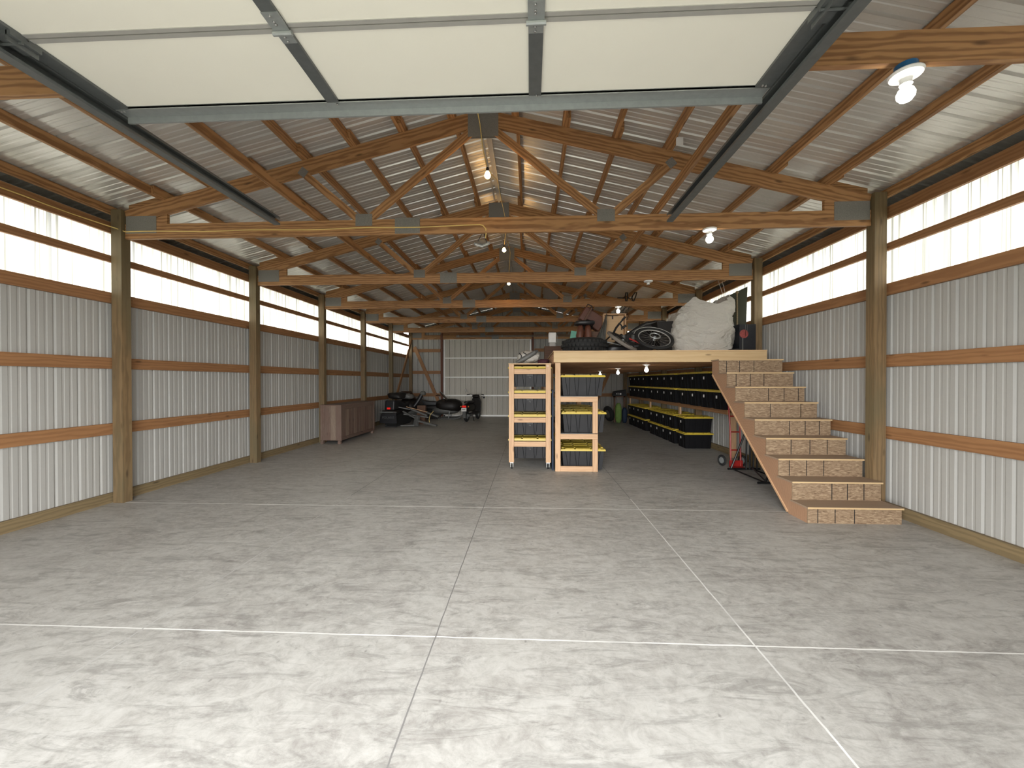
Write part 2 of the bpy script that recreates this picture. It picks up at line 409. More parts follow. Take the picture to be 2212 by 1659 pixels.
def bevel(o, wd=0.003, seg=1):
    b = o.modifiers.new('bevel', 'BEVEL'); b.width = wd; b.segments = seg; b.limit_method = 'ANGLE'; return o
def boardmesh(name, p0, p1, a, b, up=(0,0,1)):
    """box from p0 to p1 along local X, a wide (local Y), b deep (local Z along up)"""
    p0, p1 = Vector(p0), Vector(p1); L = (p1-p0).length; x = (p1-p0)/L
    u = Vector(up); y = u.cross(x).normalized(); z = x.cross(y)
    me = MB().box(-L/2, L/2, -a/2, a/2, -b/2, b/2).mesh(name)
    mt = Matrix((x, y, z)).transposed().to_4x4(); mt.translation = (p0+p1)/2
    return me, mt
def single(name, mb, mat, label, cat, org, group=None, smooth=False):
    o = link(name, mb.mesh(name, org, smooth), mat); o.location = org; return tag(o, label, cat, group)
def single_board(name, p0, p1, a, b, mat, label, cat, group=None, up=(0,0,1)):
    me, mt = boardmesh(name, p0, p1, a, b, up); o = link(name, me, mat, None, mt); return tag(o, label, cat, group)
def struct(name, mb, mat, parent=None, smooth=False):
    o = link(name, mb.mesh(name, (0,0,0), smooth), mat, parent)
    if parent is None: o['kind'] = 'structure'
    return o
def text_mesh(body, size, depth=0.001):
    c = bpy.data.curves.new('lettering', 'FONT'); c.body = body; c.size = size; c.extrude = depth; c.align_x = 'CENTER'; c.align_y = 'CENTER'
    c.resolution_u = 3
    o = bpy.data.objects.new('lettering_source', c); COL.objects.link(o)
    dg = bpy.context.evaluated_depsgraph_get(); me = bpy.data.meshes.new_from_object(o.evaluated_get(dg))
    bpy.data.objects.remove(o); return me
ORD = ['first','second','third','fourth','fifth','sixth','seventh','eighth','ninth','tenth','eleventh','twelfth','thirteenth','fourteenth','fifteenth','sixteenth']

# ------------------------------------------------------------------ setting
struct('floor', MB().box(SL-0.1, SR+0.1, YF-0.1, YB+0.15, -0.15, 0), M['floor'])
g = MB(); g.box(-40, 40, -40, YF-0.12, -0.3, -0.03); g.box(-40, SL-0.12, YF-0.12, 60, -0.3, -0.03)
g.box(SR+0.12, 40, YF-0.12, 60, -0.3, -0.03); g.box(SL-0.12, SR+0.12, YB+0.17, 60, -0.3, -0.03)
struct('ground', g, M['ground'])

def profile(a, b, first, pitch=RIB, major=0.019, minor=0.004, mw=0.75):
    """(s, height) polyline of ribbed sheet steel between a and b"""
    pts = [(a, 0.0)]; n0 = math.ceil((a + 0.035 - first)/pitch); s = first + n0*pitch
    while s + 0.03 < b:
        pts += [(s-0.024*mw, 0), (s-0.009*mw, major), (s+0.009*mw, major), (s+0.024*mw, 0)]
        for q in (0.34, 0.66):
            c = s + pitch*q
            if c + 0.02 < b: pts += [(c-0.016, 0), (c-0.008, minor), (c+0.008, minor), (c+0.016, 0)]
        s += pitch
    pts.append((b, 0.0)); return pts
def wall_sheet(pts, x, out, z0, z1):
    mb = MB(); vs = []; fs = []
    for (y, h) in pts: vs += [(x + out*h, y, z0), (x + out*h, y, z1)]
    for i in range(len(pts)-1): fs.append((2*i, 2*i+2, 2*i+3, 2*i+1))
    return mb.add(vs, fs)
for side, x, out in (('left', SL, -1), ('right', SR, 1)):
    first = 5.362 if side == 'left' else 5.45
    wl = wall_sheet(profile(YF, YB, first), x, out, 0.0, 2.60)
    struct('wall_' + side, wl, M['wall'])
    # overhang: soffit and fascia keep the eave dark
    e = MB(); xo = x + out*0.45
    e.box(min(x+out*0.03, xo), max(x+out*0.03, xo), YF-0.3, YB+0.3, 3.56, 3.575); e.box(min(xo, xo+out*0.02), max(xo, xo+out*0.02), YF-0.3, YB+0.3, 3.55, 3.72)
    struct('trim_%d' % (1 if side == 'left' else 2), e, M['wall'])
    # clear panels, bay by bay
    for i in range(7):
        k = i; a = yk(k)+0.06 if k else YF; b = min(YB-0.05, yk(k+1)+0.06)
        pw = wall_sheet(profile(a, b, first), x - out*0.001, out, 2.601, 3.559)
        n = (i+1) if side == 'left' else (i+8)
        struct('window_%d' % n, pw, M.setdefault('clear', translucent_panel(0, 0)))
# skirt boards
struct('baseboard_left', MB().box(WL-0.038, WL, YF, YB, 0, 0.125), M['skirt'])
struct('baseboard_right', MB().box(WR, WR+0.038, YF, YB, 0, 0.125), M['skirt'])
# the grain runs along local X, so turn these two
for nm, x0, x1 in (('baseboard_left', WL-0.038, WL), ('baseboard_right', WR, WR+0.038)):
    o = bpy.data.objects[nm]; L = YB-YF; o.data = MB().box(-L/2, L/2, -0.019, 0.019, -0.0625, 0.0625).mesh(nm); o.data.materials.append(M['skirt'])
    o.location = ((x0+x1)/2, (YF+YB)/2, 0.0625); o.rotation_euler = (0, 0, pi/2)

# roof sheets (ribs run down the slope)
def zroof(x): return ztop(x) + 0.106
rb = MB()
for sgn in (-1, 1):
    xe = (SL-0.47) if sgn < 0 else (SR+0.47)
    pts = profile(YF-0.3, YB+0.3, 5.30); vs = []; fs = []
    for (y, h) in pts: vs += [(XC, y, zroof(XC)+h), (xe, y, zroof(xe)+h)]
    for i in range(len(pts)-1): fs.append((2*i, 2*i+1, 2*i+3, 2*i+2))
    rb.add(vs, fs)
struct('ceiling', rb, M['roof'])
struct('trim_3', MB().box(XC-0.035, XC+0.035, YF, YB, zroof(XC)-0.045, zroof(XC)-0.02).box(XC-0.10, XC-0.075, YF, YB, zroof(XC)-0.055, zroof(XC)-0.04), M['roof'])

# front wall with the raised-door opening (behind the camera)
DX0, DX1, DZ = -2.62, 1.40, 3.02
f = MB()
f.box(SL, DX0, YF-0.03, YF, 0, 3.66); f.box(DX1, SR, YF-0.03, YF, 0, 3.66); f.box(DX0, DX1, YF-0.03, YF, DZ, 3.66)
f.prism([(SL, 3.66), (SR, 3.66), (XC, zroof(XC)-0.01)], 1, YF-0.03, YF)
struct('wall_front', f, M['wall'])

# back wall: ribbed sheets up to the roof, with an opening for the sliding door
BD0, BD1, BDZ = -3.76, 0.045, 3.39
def back_sheet(x0, x1, z0, top):
    pts = profile(x0, x1, -4.9, 0.2325, 0.045, 0.004, 0.62); mb = MB(); vs = []; fs = []
    for (x, h) in pts: vs += [(x, YB+h, z0), (x, YB+h, top(x))]
    for i in range(len(pts)-1): fs.append((2*i, 2*i+1, 2*i+3, 2*i+2))
    return mb.add(vs, fs)
rt = lambda x: zroof(x)-0.002
bw = MB()
for a, b, z0 in ((SL, BD0, 0), (BD0, XC, BDZ), (XC, BD1, BDZ), (BD1, SR, 0)):
    q = back_sheet(a, b, z0, rt); bw.add(q.v, q.f)
struct('wall_back', bw, M['wall'])
# sliding door
dr = bpy.data.objects.new('door_1', None); COL.objects.link(dr); dr['kind'] = 'structure'; dr.location = (BD0, YB+0.03, 0)
def dpart(name, mb, mat): return link(name, mb.mesh(name, (BD0, YB+0.03, 0)), mat, dr)
q = back_sheet(BD0-0.05, BD1+0.05, 0.0, lambda x: BDZ+0.05)
for v in q.v: v.y += 0.05
dpart('door_panel', q, M['door'])
fr = MB(); yb0, yb1 = YB-0.02, YB+0.04
fr.box(BD0, BD0+0.06, yb0, yb1, 0.0, BDZ); fr.box(BD1-0.06, BD1, yb0, yb1, 0.0, BDZ); fr.box(BD0, BD1, yb0, yb1, BDZ-0.07, BDZ); fr.box(BD0, BD1, yb0, yb1, 0.0, 0.06)
dpart('door_frame', fr, M['alu'])
for z in (2.53, 1.70, 0.90): dpart('door_rail', MB().box(BD0+0.06, BD1-0.06, yb0+0.01, yb1, z-0.025, z+0.025), M['alu'])

# ------------------------------------------------------------------ frame: posts, girts, trusses, purlins
NP = 7
for k in range(0, 7):
    for side in ('left', 'right'):
        x0, x1 = (XL-0.135, XL) if side == 'left' else (XR, XR+0.135)
        y = yk(k); xc = (x0+x1)/2
        pos = 'corner' if k == 6 else (ORD[k] if k else 'nearest')
        lab = {0: 'treated timber post beside the raised door, %s wall' % side, 6: 'treated timber corner post at back of %s wall' % side}.get(
            k, 'treated timber post, %s full post from the camera along %s wall' % (ORD[k-1], side))
        top = ztop(xc) + (0.02 if k < 6 else -0.02)
        single_board('timber_post', (xc, y+0.0575, 0), (xc, y+0.0575, top), 0.135, 0.115, M['post'], lab, 'post', 'posts along the side walls', up=(0,1,0))
rows = [('lowest', 1.004, 0.14), ('middle', 1.835, 0.14), ('window sill', 2.6585, 0.135), ('thin mid-window', 3.125, 0.085), ('top header', 3.545, 0.135)]
for side, xf, s in (('left', WL, -1), ('right', WR, 1)):
    for nm, zt, h in rows:
        single_board('wall_girt', (xf+s*0.0195, YF+0.01, zt-h/2), (xf+s*0.0195, YB-0.03, zt-h/2), 0.036, h, M['girt'],
                     'long %s girt board along the %s wall' % (nm, side), 'girt', 'girts along the side walls')
for nm, zt in (('lowest', 1.0), ('middle', 1.98), ('upper', 2.93)):
    for a, b, wd in ((WL+0.0, BD0-0.14, 'left'), (BD1+0.14, WR, 'right')):
        single_board('wall_girt', (a, YB-0.04, zt-0.07), (b, YB-0.04, zt-0.07), 0.036, 0.14, M['girt'],
                     '%s girt board on back wall, %s of the sliding door' % (nm, wd), 'girt', 'girts on the back wall')
for x, wd in ((BD0-0.07, 'left'), (BD1+0.07, 'right')):
    single_board('door_post', (x, YB-0.075, 0), (x, YB-0.075, 3.6), 0.09, 0.11, M['redpost'], 'dark red-brown post at %s edge of sliding door' % wd, 'post', 'posts beside the sliding door', up=(0,1,0))
single_board('door_header', (BD0-0.1, YB-0.05, 3.56), (BD1+0.1, YB-0.05, 3.56), 0.04, 0.2, M['girt'], 'header board above the sliding door', 'beam')
t = Thing('sliding_door_rail', 'round steel sliding door rail pipes under back wall header', 'rail', (-1.8, YB-0.12, 3.46))
for z in (3.44, 3.49): t.part('pipe', MB().tube([(-3.2, YB-0.13, z), (2.0, YB-0.13, z)], 0.013), M['galv'], True)
for x in (-3.1, -1.2, 0.6, 1.9): t.part('bracket', MB().box(x-0.02, x+0.02, YB-0.15, YB-0.075, 3.42, 3.52), M['galv'])

def truss(k):
    y = yk(k) + 0.044; last = (k == 6)
    wd = {0: 'nearest roof truss beside the raised garage door', 1: 'large pine roof truss with yellow cable along its bottom chord',
          2: 'second roof truss behind the cable-strung one', 3: 'third full roof truss with black clamps hooked on it', 4: 'fourth full roof truss along the barn',
          5: 'fifth full roof truss just before the back gable', 6: 'gable truss against the back wall sheets'}[k]
    t = Thing('roof_truss', wd, 'truss', (XC, y+0.019, CHB), 'roof trusses')
    yc = y + 0.019; W = 0.038
    zc = (CHB + CHB+0.184)/2
    # bottom chord in two lengths joined at the splice plate
    xs = XC - 0.93
    t.board('bottom_chord', (XL+0.005, yc, zc), (xs, yc, zc), W, 0.184, M['truss'])
    t.board('bottom_chord', (xs, yc, zc), (XR-0.005, yc, zc), W, 0.184, M['truss'])
    dz = 0.095
    for sgn in (-1, 1):
        xe = XL+0.02 if sgn < 0 else XR-0.02
        p = MB().prism([(XC, ztop(XC)), (xe, ztop(xe)), (xe, ztop(xe)-0.19), (XC, ztop(XC)-0.19)], 1, y, y+W)
        a = Vector((XC, yc, ztop(XC)-dz)); b = Vector((xe, yc, ztop(xe)-dz))
        t.board('top_chord', a + (a-b).normalized()*0.02*0, b, W, 0.184, M['truss'])
        xb = XC + sgn*4.0
        t.part('heel_block', MB().prism([(xe, CHB+0.184), (xb, CHB+0.184), (xb, ztop(xb)-0.186), (xe, ztop(xe)-0.186)] if ztop(xe)-0.186 > CHB+0.184 else
                                        [(xb, CHB+0.184), (xb, ztop(xb)-0.186), (XC+sgn*4.35, CHB+0.184)], 1, y+0.001, y+W-0.001), M['truss'])
        # webs
        n = Vector((XC + sgn*1.46, yc, CHB+0.16))
        t.board('web', (XC + sgn*0.11, yc, 4.60), n, W-0.002, 0.089, M['truss'])
        xw = XC + sgn*2.24
        t.board('web', (xw, yc, ztop(xw)-0.16), n + Vector((sgn*0.05, 0, 0)), W-0.002, 0.089, M['truss'])
        for yy in (y-0.003, y+W):
            px = XC + sgn*1.475
            t.part('nail_plate', MB().box(px-0.105, px+0.105, yy, yy+0.003, CHB+0.11, CHB+0.255), M['plate'])
            hx = sorted((xe - sgn*0.0, xe - sgn*0.40))
            t.part('nail_plate', MB().box(hx[0], hx[1], yy, yy+0.003, CHB+0.068, CHB+0.285), M['plate'])
            c = Vector((xw, 0, ztop(xw)-0.15)); dr_ = (n - Vector((xw, yc, ztop(xw)-0.16))); dr_.y = 0; dr_.normalize(); pr = Vector((-dr_.z, 0, dr_.x))
            cs = [c + dr_*a_ + pr*b_ for a_, b_ in ((-0.05, -0.05), (0.05, -0.05), (0.05, 0.05), (-0.05, 0.05))]
            t.part('nail_plate', MB().prism([(q.x, q.z) for q in cs], 1, yy, yy+0.003), M['plate'])
    for yy in (y-0.004, y+W):
        t.part('nail_plate', MB().box(XC-0.185, XC+0.185, yy, yy+0.004, 4.50, 4.795), M['plate'])
        t.part('nail_plate', MB().box(-1.655, -1.345, yy, yy+0.003, CHB+0.006, CHB+0.198), M['plate'])
    if not last:
        for sgn in (-1, 1):
            a = XL+0.01 if sgn < 0 else XR-0.01; b = XC + sgn*4.06
            t.part('blocking', MB().prism([(a, ztop(a)-0.13), (b, ztop(b)-0.13), (b, ztop(b)+0.085), (a, ztop(a)+0.085)], 1, y+W+0.006, y+W+0.04), M['truss'])
for k in range(7): truss(k)

nleft = [XC - 0.39 - 0.61*i for i in range(8)]; nright = [XC + 0.39 + 0.61*i for i in range(8)]
for side, xs in (('left', nleft), ('right', nright)):
    for i, x in enumerate(xs):
        if i == 7: x = WL-0.019 if side == 'left' else WR+0.019
        mb = MB()
        for k in range(-1, 6):
            a = max(YF+0.01, yk(k+0) - 0.16) if k >= 0 else YF+0.01
            if k == -1: a, b = YF+0.01, yk(0)+0.24
            else: a, b = yk(k)-0.12, min(YB-0.01, yk(k+1)+0.26)
            off = 0.022 if k % 2 else -0.022
            if i == 7: off = 0
            ztp = ztop(x)
            L = b-a
            if i == 7 and k > -1: continue
            if i == 7: a, b = YF+0.01, YB-0.01
            mb.box(a, b, -x-off-0.021, -x-off+0.021, ztp+0.001, ztp+0.100)
        org = (x, Y1, ztop(x)+0.045)
        me = MB(); me.v = [Vector((v.x - Y1, v.y + x, v.z - org[2])) for v in mb.v]; me.f = mb.f
        o = link('roof_purlin', me.mesh('roof_purlin'), M['truss']); o.location = org; o.rotation_euler = (0, 0, pi/2)
        lab = ('eave purlin running above the %s wall windows' % side) if i == 7 else '%s roof purlin down from the ridge on the %s slope' % (ORD[i], side)
        tag(o, lab, 'purlin', 'purlins under the roof sheets')
single('paper_tag', MB().box(1.66, 1.74, 4.60, 4.602, ztop(1.7)-0.05, ztop(1.7)+0.04), M['sticker'], 'small white paper tag stuck on a right-hand roof purlin', 'tag', (1.70, 4.60, ztop(1.7)))
# lateral braces lying on the bottom chords
for x, wd in ((-2.62, 'long brace board lying on the truss chords, left of centre'), (1.53, 'long brace board on the truss chords with white cable stapled on')):
    mb = [(-0.02, 2.2, 10.0), (0.02, 9.4, 16.9)]
    t = Thing('truss_brace', wd, 'brace', (x, 9.5, 3.52), 'brace boards on the truss chords')
    for off, a, b in mb: t.board('brace_board', (x+off, a, 3.568), (x+off, b, 3.568), 0.036, 0.089, M['truss'])
# diagonal corner braces
single_board('corner_brace', (-5.02, YB-0.11, 3.02), (-3.96, YB-0.11, 0.62), 0.036, 0.14, M['girt'], 'diagonal brace board on back wall, left of sliding door', 'brace', 'diagonal corner braces')
single_board('corner_brace', (3.86, YB-0.11, 3.02), (2.80, YB-0.11, 0.62), 0.036, 0.14, M['girt'], 'diagonal brace board on back wall below the loft, far right', 'brace', 'diagonal corner braces')
single_board('corner_brace', (XL+0.02, yk(6)-0.08, 3.3), (XL+0.02, 14.2, 0.1), 0.14, 0.036, M['girt'], 'diagonal brace board rising along back end of left wall', 'brace', 'diagonal corner braces', up=(1,0,0))
single_board('corner_brace', (1.2, YB-0.11, 2.2), (2.3, YB-0.11, 0.1), 0.036, 0.14, M['girt'], 'diagonal brace board on back wall seen under the loft', 'brace', 'diagonal corner braces')

# ------------------------------------------------------------------ raised garage door and tracks
ZD = 3.28
t = Thing('garage_door', 'raised cream sectional garage door hanging overhead on steel tracks', 'garage door', (-0.61, 0.9, ZD))
GX0, GX1 = -2.645, 1.42; stiles = (GX0+0.045, -1.223, 0.03, GX1-0.045)
ys = [2.42, 1.913, 1.40, 0.89, 0.38, -0.13, -0.62]
for i in range(6):
    b, a = ys[i], ys[i+1]
    t.part('door_section', MB().box(GX0, GX1, a+0.006, b-0.006, ZD+0.004, ZD+0.045), M['cream'])
    t.part('section_seam', MB().box(GX0, GX1, a+0.004, a+0.028, ZD-0.001, ZD+0.006).box(GX0, GX1, a-0.024, a-0.002, ZD, ZD+0.006), M['seam'], label='grey joint strip between door sections')
    for j, x in enumerate(stiles):
        wx = 0.045 if j in (0, 3) else 0.037
        s_ = t.part('stile', MB().box(x-wx, x+wx, a+0.006, b-0.004, ZD-0.012, ZD+0.003), M['galvd'])
        if i < 5 and j in (1, 2):
            h = MB().box(x-0.040, x+0.040, a-0.10, a+0.008, ZD-0.016, ZD-0.010).box(x-0.036, x+0.036, a+0.008, a+0.07, ZD-0.016, ZD-0.010)
            h.tube([(x-0.048, a+0.005, ZD-0.022), (x+0.048, a+0.005, ZD-0.022)], 0.012, 10)
            t.part('hinge', h, M['galv'])
            sc_ = MB()
            for dy in (0.03, 0.055, -0.04, -0.055, -0.085):
                sc_.lathe((x-0.004, a+dy, ZD-0.016), [(0.006, 0), (0.006, -0.006), (0.003, -0.008)], n=8)
            t.part('bolt', sc_, M['steel'])
# bottom rail at the far edge
rl = MB().box(GX0, GX1, 2.42, 2.50, ZD-0.006, ZD+0.004).box(GX0, GX1, 2.50, 2.512, ZD-0.045, ZD+0.045).box(GX0, GX1, 2.42, 2.428, ZD-0.012, ZD+0.045)
t.part('bottom_rail', rl, M['galv'])
rl = MB()
for x in (GX0+0.03, GX0+0.05, -1.2, 0.04, GX1-0.04, GX1-0.06): rl.lathe((x, 2.40+0.03*sin(x*9), ZD-0.014), [(0.007, 0), (0.007, -0.007), (0.004, -0.009)], n=8)
t.part('bolt', rl, M['steel'])
for sgn, gx in ((-1, GX0), (1, GX1)):
    for a in ys[1:6]:
        r_ = MB().box(gx-0.005-0.085*(sgn > 0), gx+0.005+0.085*(sgn < 0), a-0.07, a+0.06, ZD-0.034, ZD-0.012).box(gx-sgn*0.07-0.003, gx-sgn*0.07+0.003, a-0.07, a+0.06, ZD-0.06, ZD-0.012)
        r_.tube([(gx-sgn*0.09, a-0.02, ZD-0.040), (gx+sgn*0.05, a-0.02, ZD-0.040)], 0.007, 8)
        r_.lathe((gx+sgn*0.03, a-0.02, ZD-0.040), [(0.022, 0), (0.024, 0.006), (0.024, 0.018), (0.018, 0.024)], axis=(sgn, 0, 0), n=14)
        t.part('roller', r_, M['galvd'])
for sgn, gx, wd, ye in ((-1, GX0-0.02, 'left', 4.10), (1, GX1+0.02, 'right', 4.22)):
    t = Thing('door_track', 'long steel garage door track on the %s side of the door' % wd, 'track', (gx, 2.2, 3.22), 'garage door tracks')
    w1, w2 = gx + sgn*0.055, gx - sgn*0.0
    c = MB()
    # C channel opening towards the door
    prof = [(gx+sgn*0.05, ZD-0.085), (gx+sgn*0.05, ZD+0.0), (gx-sgn*0.012, ZD+0.0), (gx-sgn*0.012, ZD-0.018), (gx-sgn*0.006, ZD-0.018), (gx-sgn*0.006, ZD-0.006),
            (gx+sgn*0.044, ZD-0.006), (gx+sgn*0.044, ZD-0.078), (gx-sgn*0.006, ZD-0.078), (gx-sgn*0.006, ZD-0.066), (gx-sgn*0.012, ZD-0.066), (gx-sgn*0.012, ZD-0.085)]
    c.prism(prof, 1, -0.5, ye); t.part('channel', c, M['galvd'])
    a = MB().box(min(gx+sgn*0.05, gx+sgn*0.054), max(gx+sgn*0.05, gx+sgn*0.054), -0.5, ye-0.02, ZD-0.05, ZD+0.03).box(min(gx+sgn*0.05, gx+sgn*0.095), max(gx+sgn*0.05, gx+sgn*0.095), -0.5, ye-0.02, ZD+0.026, ZD+0.03)
    t.part('stiffener_angle', a, M['galv'])
    # curved part down to the door jamb
    pts = [(gx+sgn*0.02, -0.5 - 0.38*sin(q*pi/12), ZD-0.04 - 0.38*(1-cos(q*pi/12))) for q in range(0, 7)]
    pts.append((gx+sgn*0.02, -0.88, 0.02)); t.part('curved_channel', MB().tube(pts, 0.026, 6), M['galvd'])
    for yy, zt in ((2.37, 3.35), (ye-0.03, 3.30)):
        t.part('hanger', MB().box(gx+sgn*0.055-0.002, gx+sgn*0.055+0.002, yy-0.016, yy+0.016, ZD-0.04, zt+0.04), M['galv'])
    # perforated angle hanger
    y0, y1 = (2.62, 3.05) if wd == 'right' else (2.85, 3.10)
    h = MB().box(gx+sgn*0.097-0.0015, gx+sgn*0.097+0.0015, y0, y1, ZD-0.03, ZD+0.028)
    t.part('perforated_angle', h, M['galv'])
    h = MB()
    for q in range(int((y1-y0)/0.04)-1): h.lathe((gx+sgn*0.0955, y0+0.03+q*0.04, ZD-0.005), [(0.007, 0), (0.007, -sgn*0.001)], axis=(sgn, 0, 0), n=8)
    t.part('hole', h, M['steel'])

# ------------------------------------------------------------------ electric light
def lampholder(x, y, z, lab, lit=True, box=True, r=0.0425):
    t = Thing('ceiling_lamp', lab, 'lamp', (x, y, z), 'white bulbs in porcelain holders')
    if box: t.part('junction_box', MB().lathe((x, y, z), [(0.052, 0), (0.052, -0.045)], n=20), M['blue'], True, label='blue junction box')
    z -= 0.045 if box else 0.0
    t.part('lampholder', MB().lathe((x, y, z), [(0.078, 0), (0.080, -0.006), (0.074, -0.018), (0.040, -0.026), (0.028, -0.034), (0.026, -0.062), (0.030, -0.066)], n=28), M['white'], True)
    if lit: t.part('bulb', MB().lathe((x, y, z-0.064), [(0.014, 0), (0.016, -0.012), (r*0.8, -0.030), (r, -0.052), (r*0.95, -0.072), (r*0.62, -0.092), (0.004, -0.100)], n=20), M['bulbw'], True)
lampholder(2.145, yk(0)+0.063, CHB, 'lit white bulb in porcelain holder under the nearest truss')
lampholder(2.13, yk(1)+0.063, CHB, 'lit white bulb under the cable-strung truss, right half', True, False)
lampholder(2.13, yk(2)+0.063, CHB, 'empty white porcelain holder, no bulb, under the second truss', False, False)
lampholder(2.13, yk(3)+0.063, CHB, 'lit white bulb above the wooden box on the loft', True, False)
ZJ = 1.845
for yy, wd in ((7.8, 'nearest lit bulb under the loft joists'), (10.3, 'middle lit bulb under the loft joists'), (12.9, 'farthest lit bulb under the loft joists')):
    lampholder(2.26, yy, ZJ + 0.02, wd, True, False, 0.038)

# hanging warm bulbs on the yellow cable below the ridge
t = Thing('string_lights', 'yellow cable with three warm glowing bulbs hanging below the ridge', 'string lights', (XC+0.05, 7.0, 4.2))
bulbs = [(-0.50, 4.66, 3.96), (-0.50, 7.63, 4.06), (-0.50, 9.31, 3.83)]
path = [(-0.62, 2.45, 4.62), (-0.60, 4.72, 4.74), (-0.60, 4.76, 4.50), (-0.505, 4.66, 4.02)]
cb = MB().tube([(-0.70, 2.45, 4.70), (-0.63, 4.55, 4.78), (-0.60, 4.745, 4.62), (-0.56, 4.70, 4.30), (-0.502, 4.66, 4.03)], 0.006, 6)
cb.tube([(-0.495, 4.67, 4.02), (-0.45, 5.4, 4.28), (-0.44, 7.2, 4.45), (-0.47, 7.55, 4.30), (-0.50, 7.63, 4.14)], 0.005, 6)
cb.tube([(-0.49, 7.64, 4.13), (-0.45, 8.1, 4.40), (-0.45, 9.0, 4.45), (-0.49, 9.28, 4.15), (-0.50, 9.31, 3.91)], 0.005, 6)
t.part('cable', cb, M['cord'], True)
for (x, y, z) in bulbs:
    s_ = t.part('socket', MB().lathe((x, y, z+0.09), [(0.012, 0), (0.018, -0.006), (0.019, -0.045)], n=12), M['black'], True)
    t.part('bulb', MB().lathe((x, y, z+0.048), [(0.013, 0), (0.024, -0.02), (0.036, -0.048), (0.034, -0.066), (0.02, -0.082), (0.003, -0.088)], n=18), M['bulby'], True)
# yellow feed cable along left header and first truss
yc_ = yk(1) + 0.038
pts = [(WL+0.012, 2.9 + i*0.2, 3.470 + 0.004*sin(i*1.7)) for i in range(9)] + [(XL-0.06, yk(1)-0.008, 3.455)]
for i in range(24): pts.append((XL + 0.02 + (4.50)*i/23, yc_ - 0.004, 3.425 + 0.006*sin(i*0.9) - 0.012*sin(pi*i/23)))
pts += [(-0.57, yc_-0.005, 3.42), (-0.535, yc_-0.005, 3.38), (-0.535, yc_+0.03, 3.335), (-0.55, yc_+0.09, 3.30)]
single('power_cable', MB().tube(pts, 0.0065, 6), M['cord'], 'yellow power cable stapled along the first full truss', 'cable', (XL, yk(1), 3.4), None, True)
st = Thing('flood_lamp', 'square grey flood lamp hanging below the cable-strung truss', 'lamp', (-0.56, yk(1)+0.14, 3.32))
me, mt = boardmesh('housing', (-0.66, 5.02, 3.30), (-0.55, 4.95, 3.245), 0.14, 0.035, (0.3, -0.8, 0.6)); mt.translation -= st.base
o = link('housing', me, M['galv'], st.o, mt)
me, mt = boardmesh('lens', (-0.65, 4.99, 3.278), (-0.555, 4.93, 3.232), 0.12, 0.008, (0.3, -0.8, 0.6)); mt.translation -= st.base
link('lens', me, M['alu'], st.o, mt)
st.part('bracket', MB().tube([(-0.66, 5.02, 3.32), (-0.57, 4.838, 3.37), (-0.54, 4.97, 3.27)], 0.006, 6), M['black'])
pts = [(1.505, 2.3 + 0.3*i, 3.57 + 0.014*sin(i*1.3)) for i in range(24)]
single('lighting_cable', MB().tube(pts, 0.007, 6), M['wcord'], 'white cable stapled along the right truss brace board', 'cable', (1.5, 2.3, 3.57), None, True)

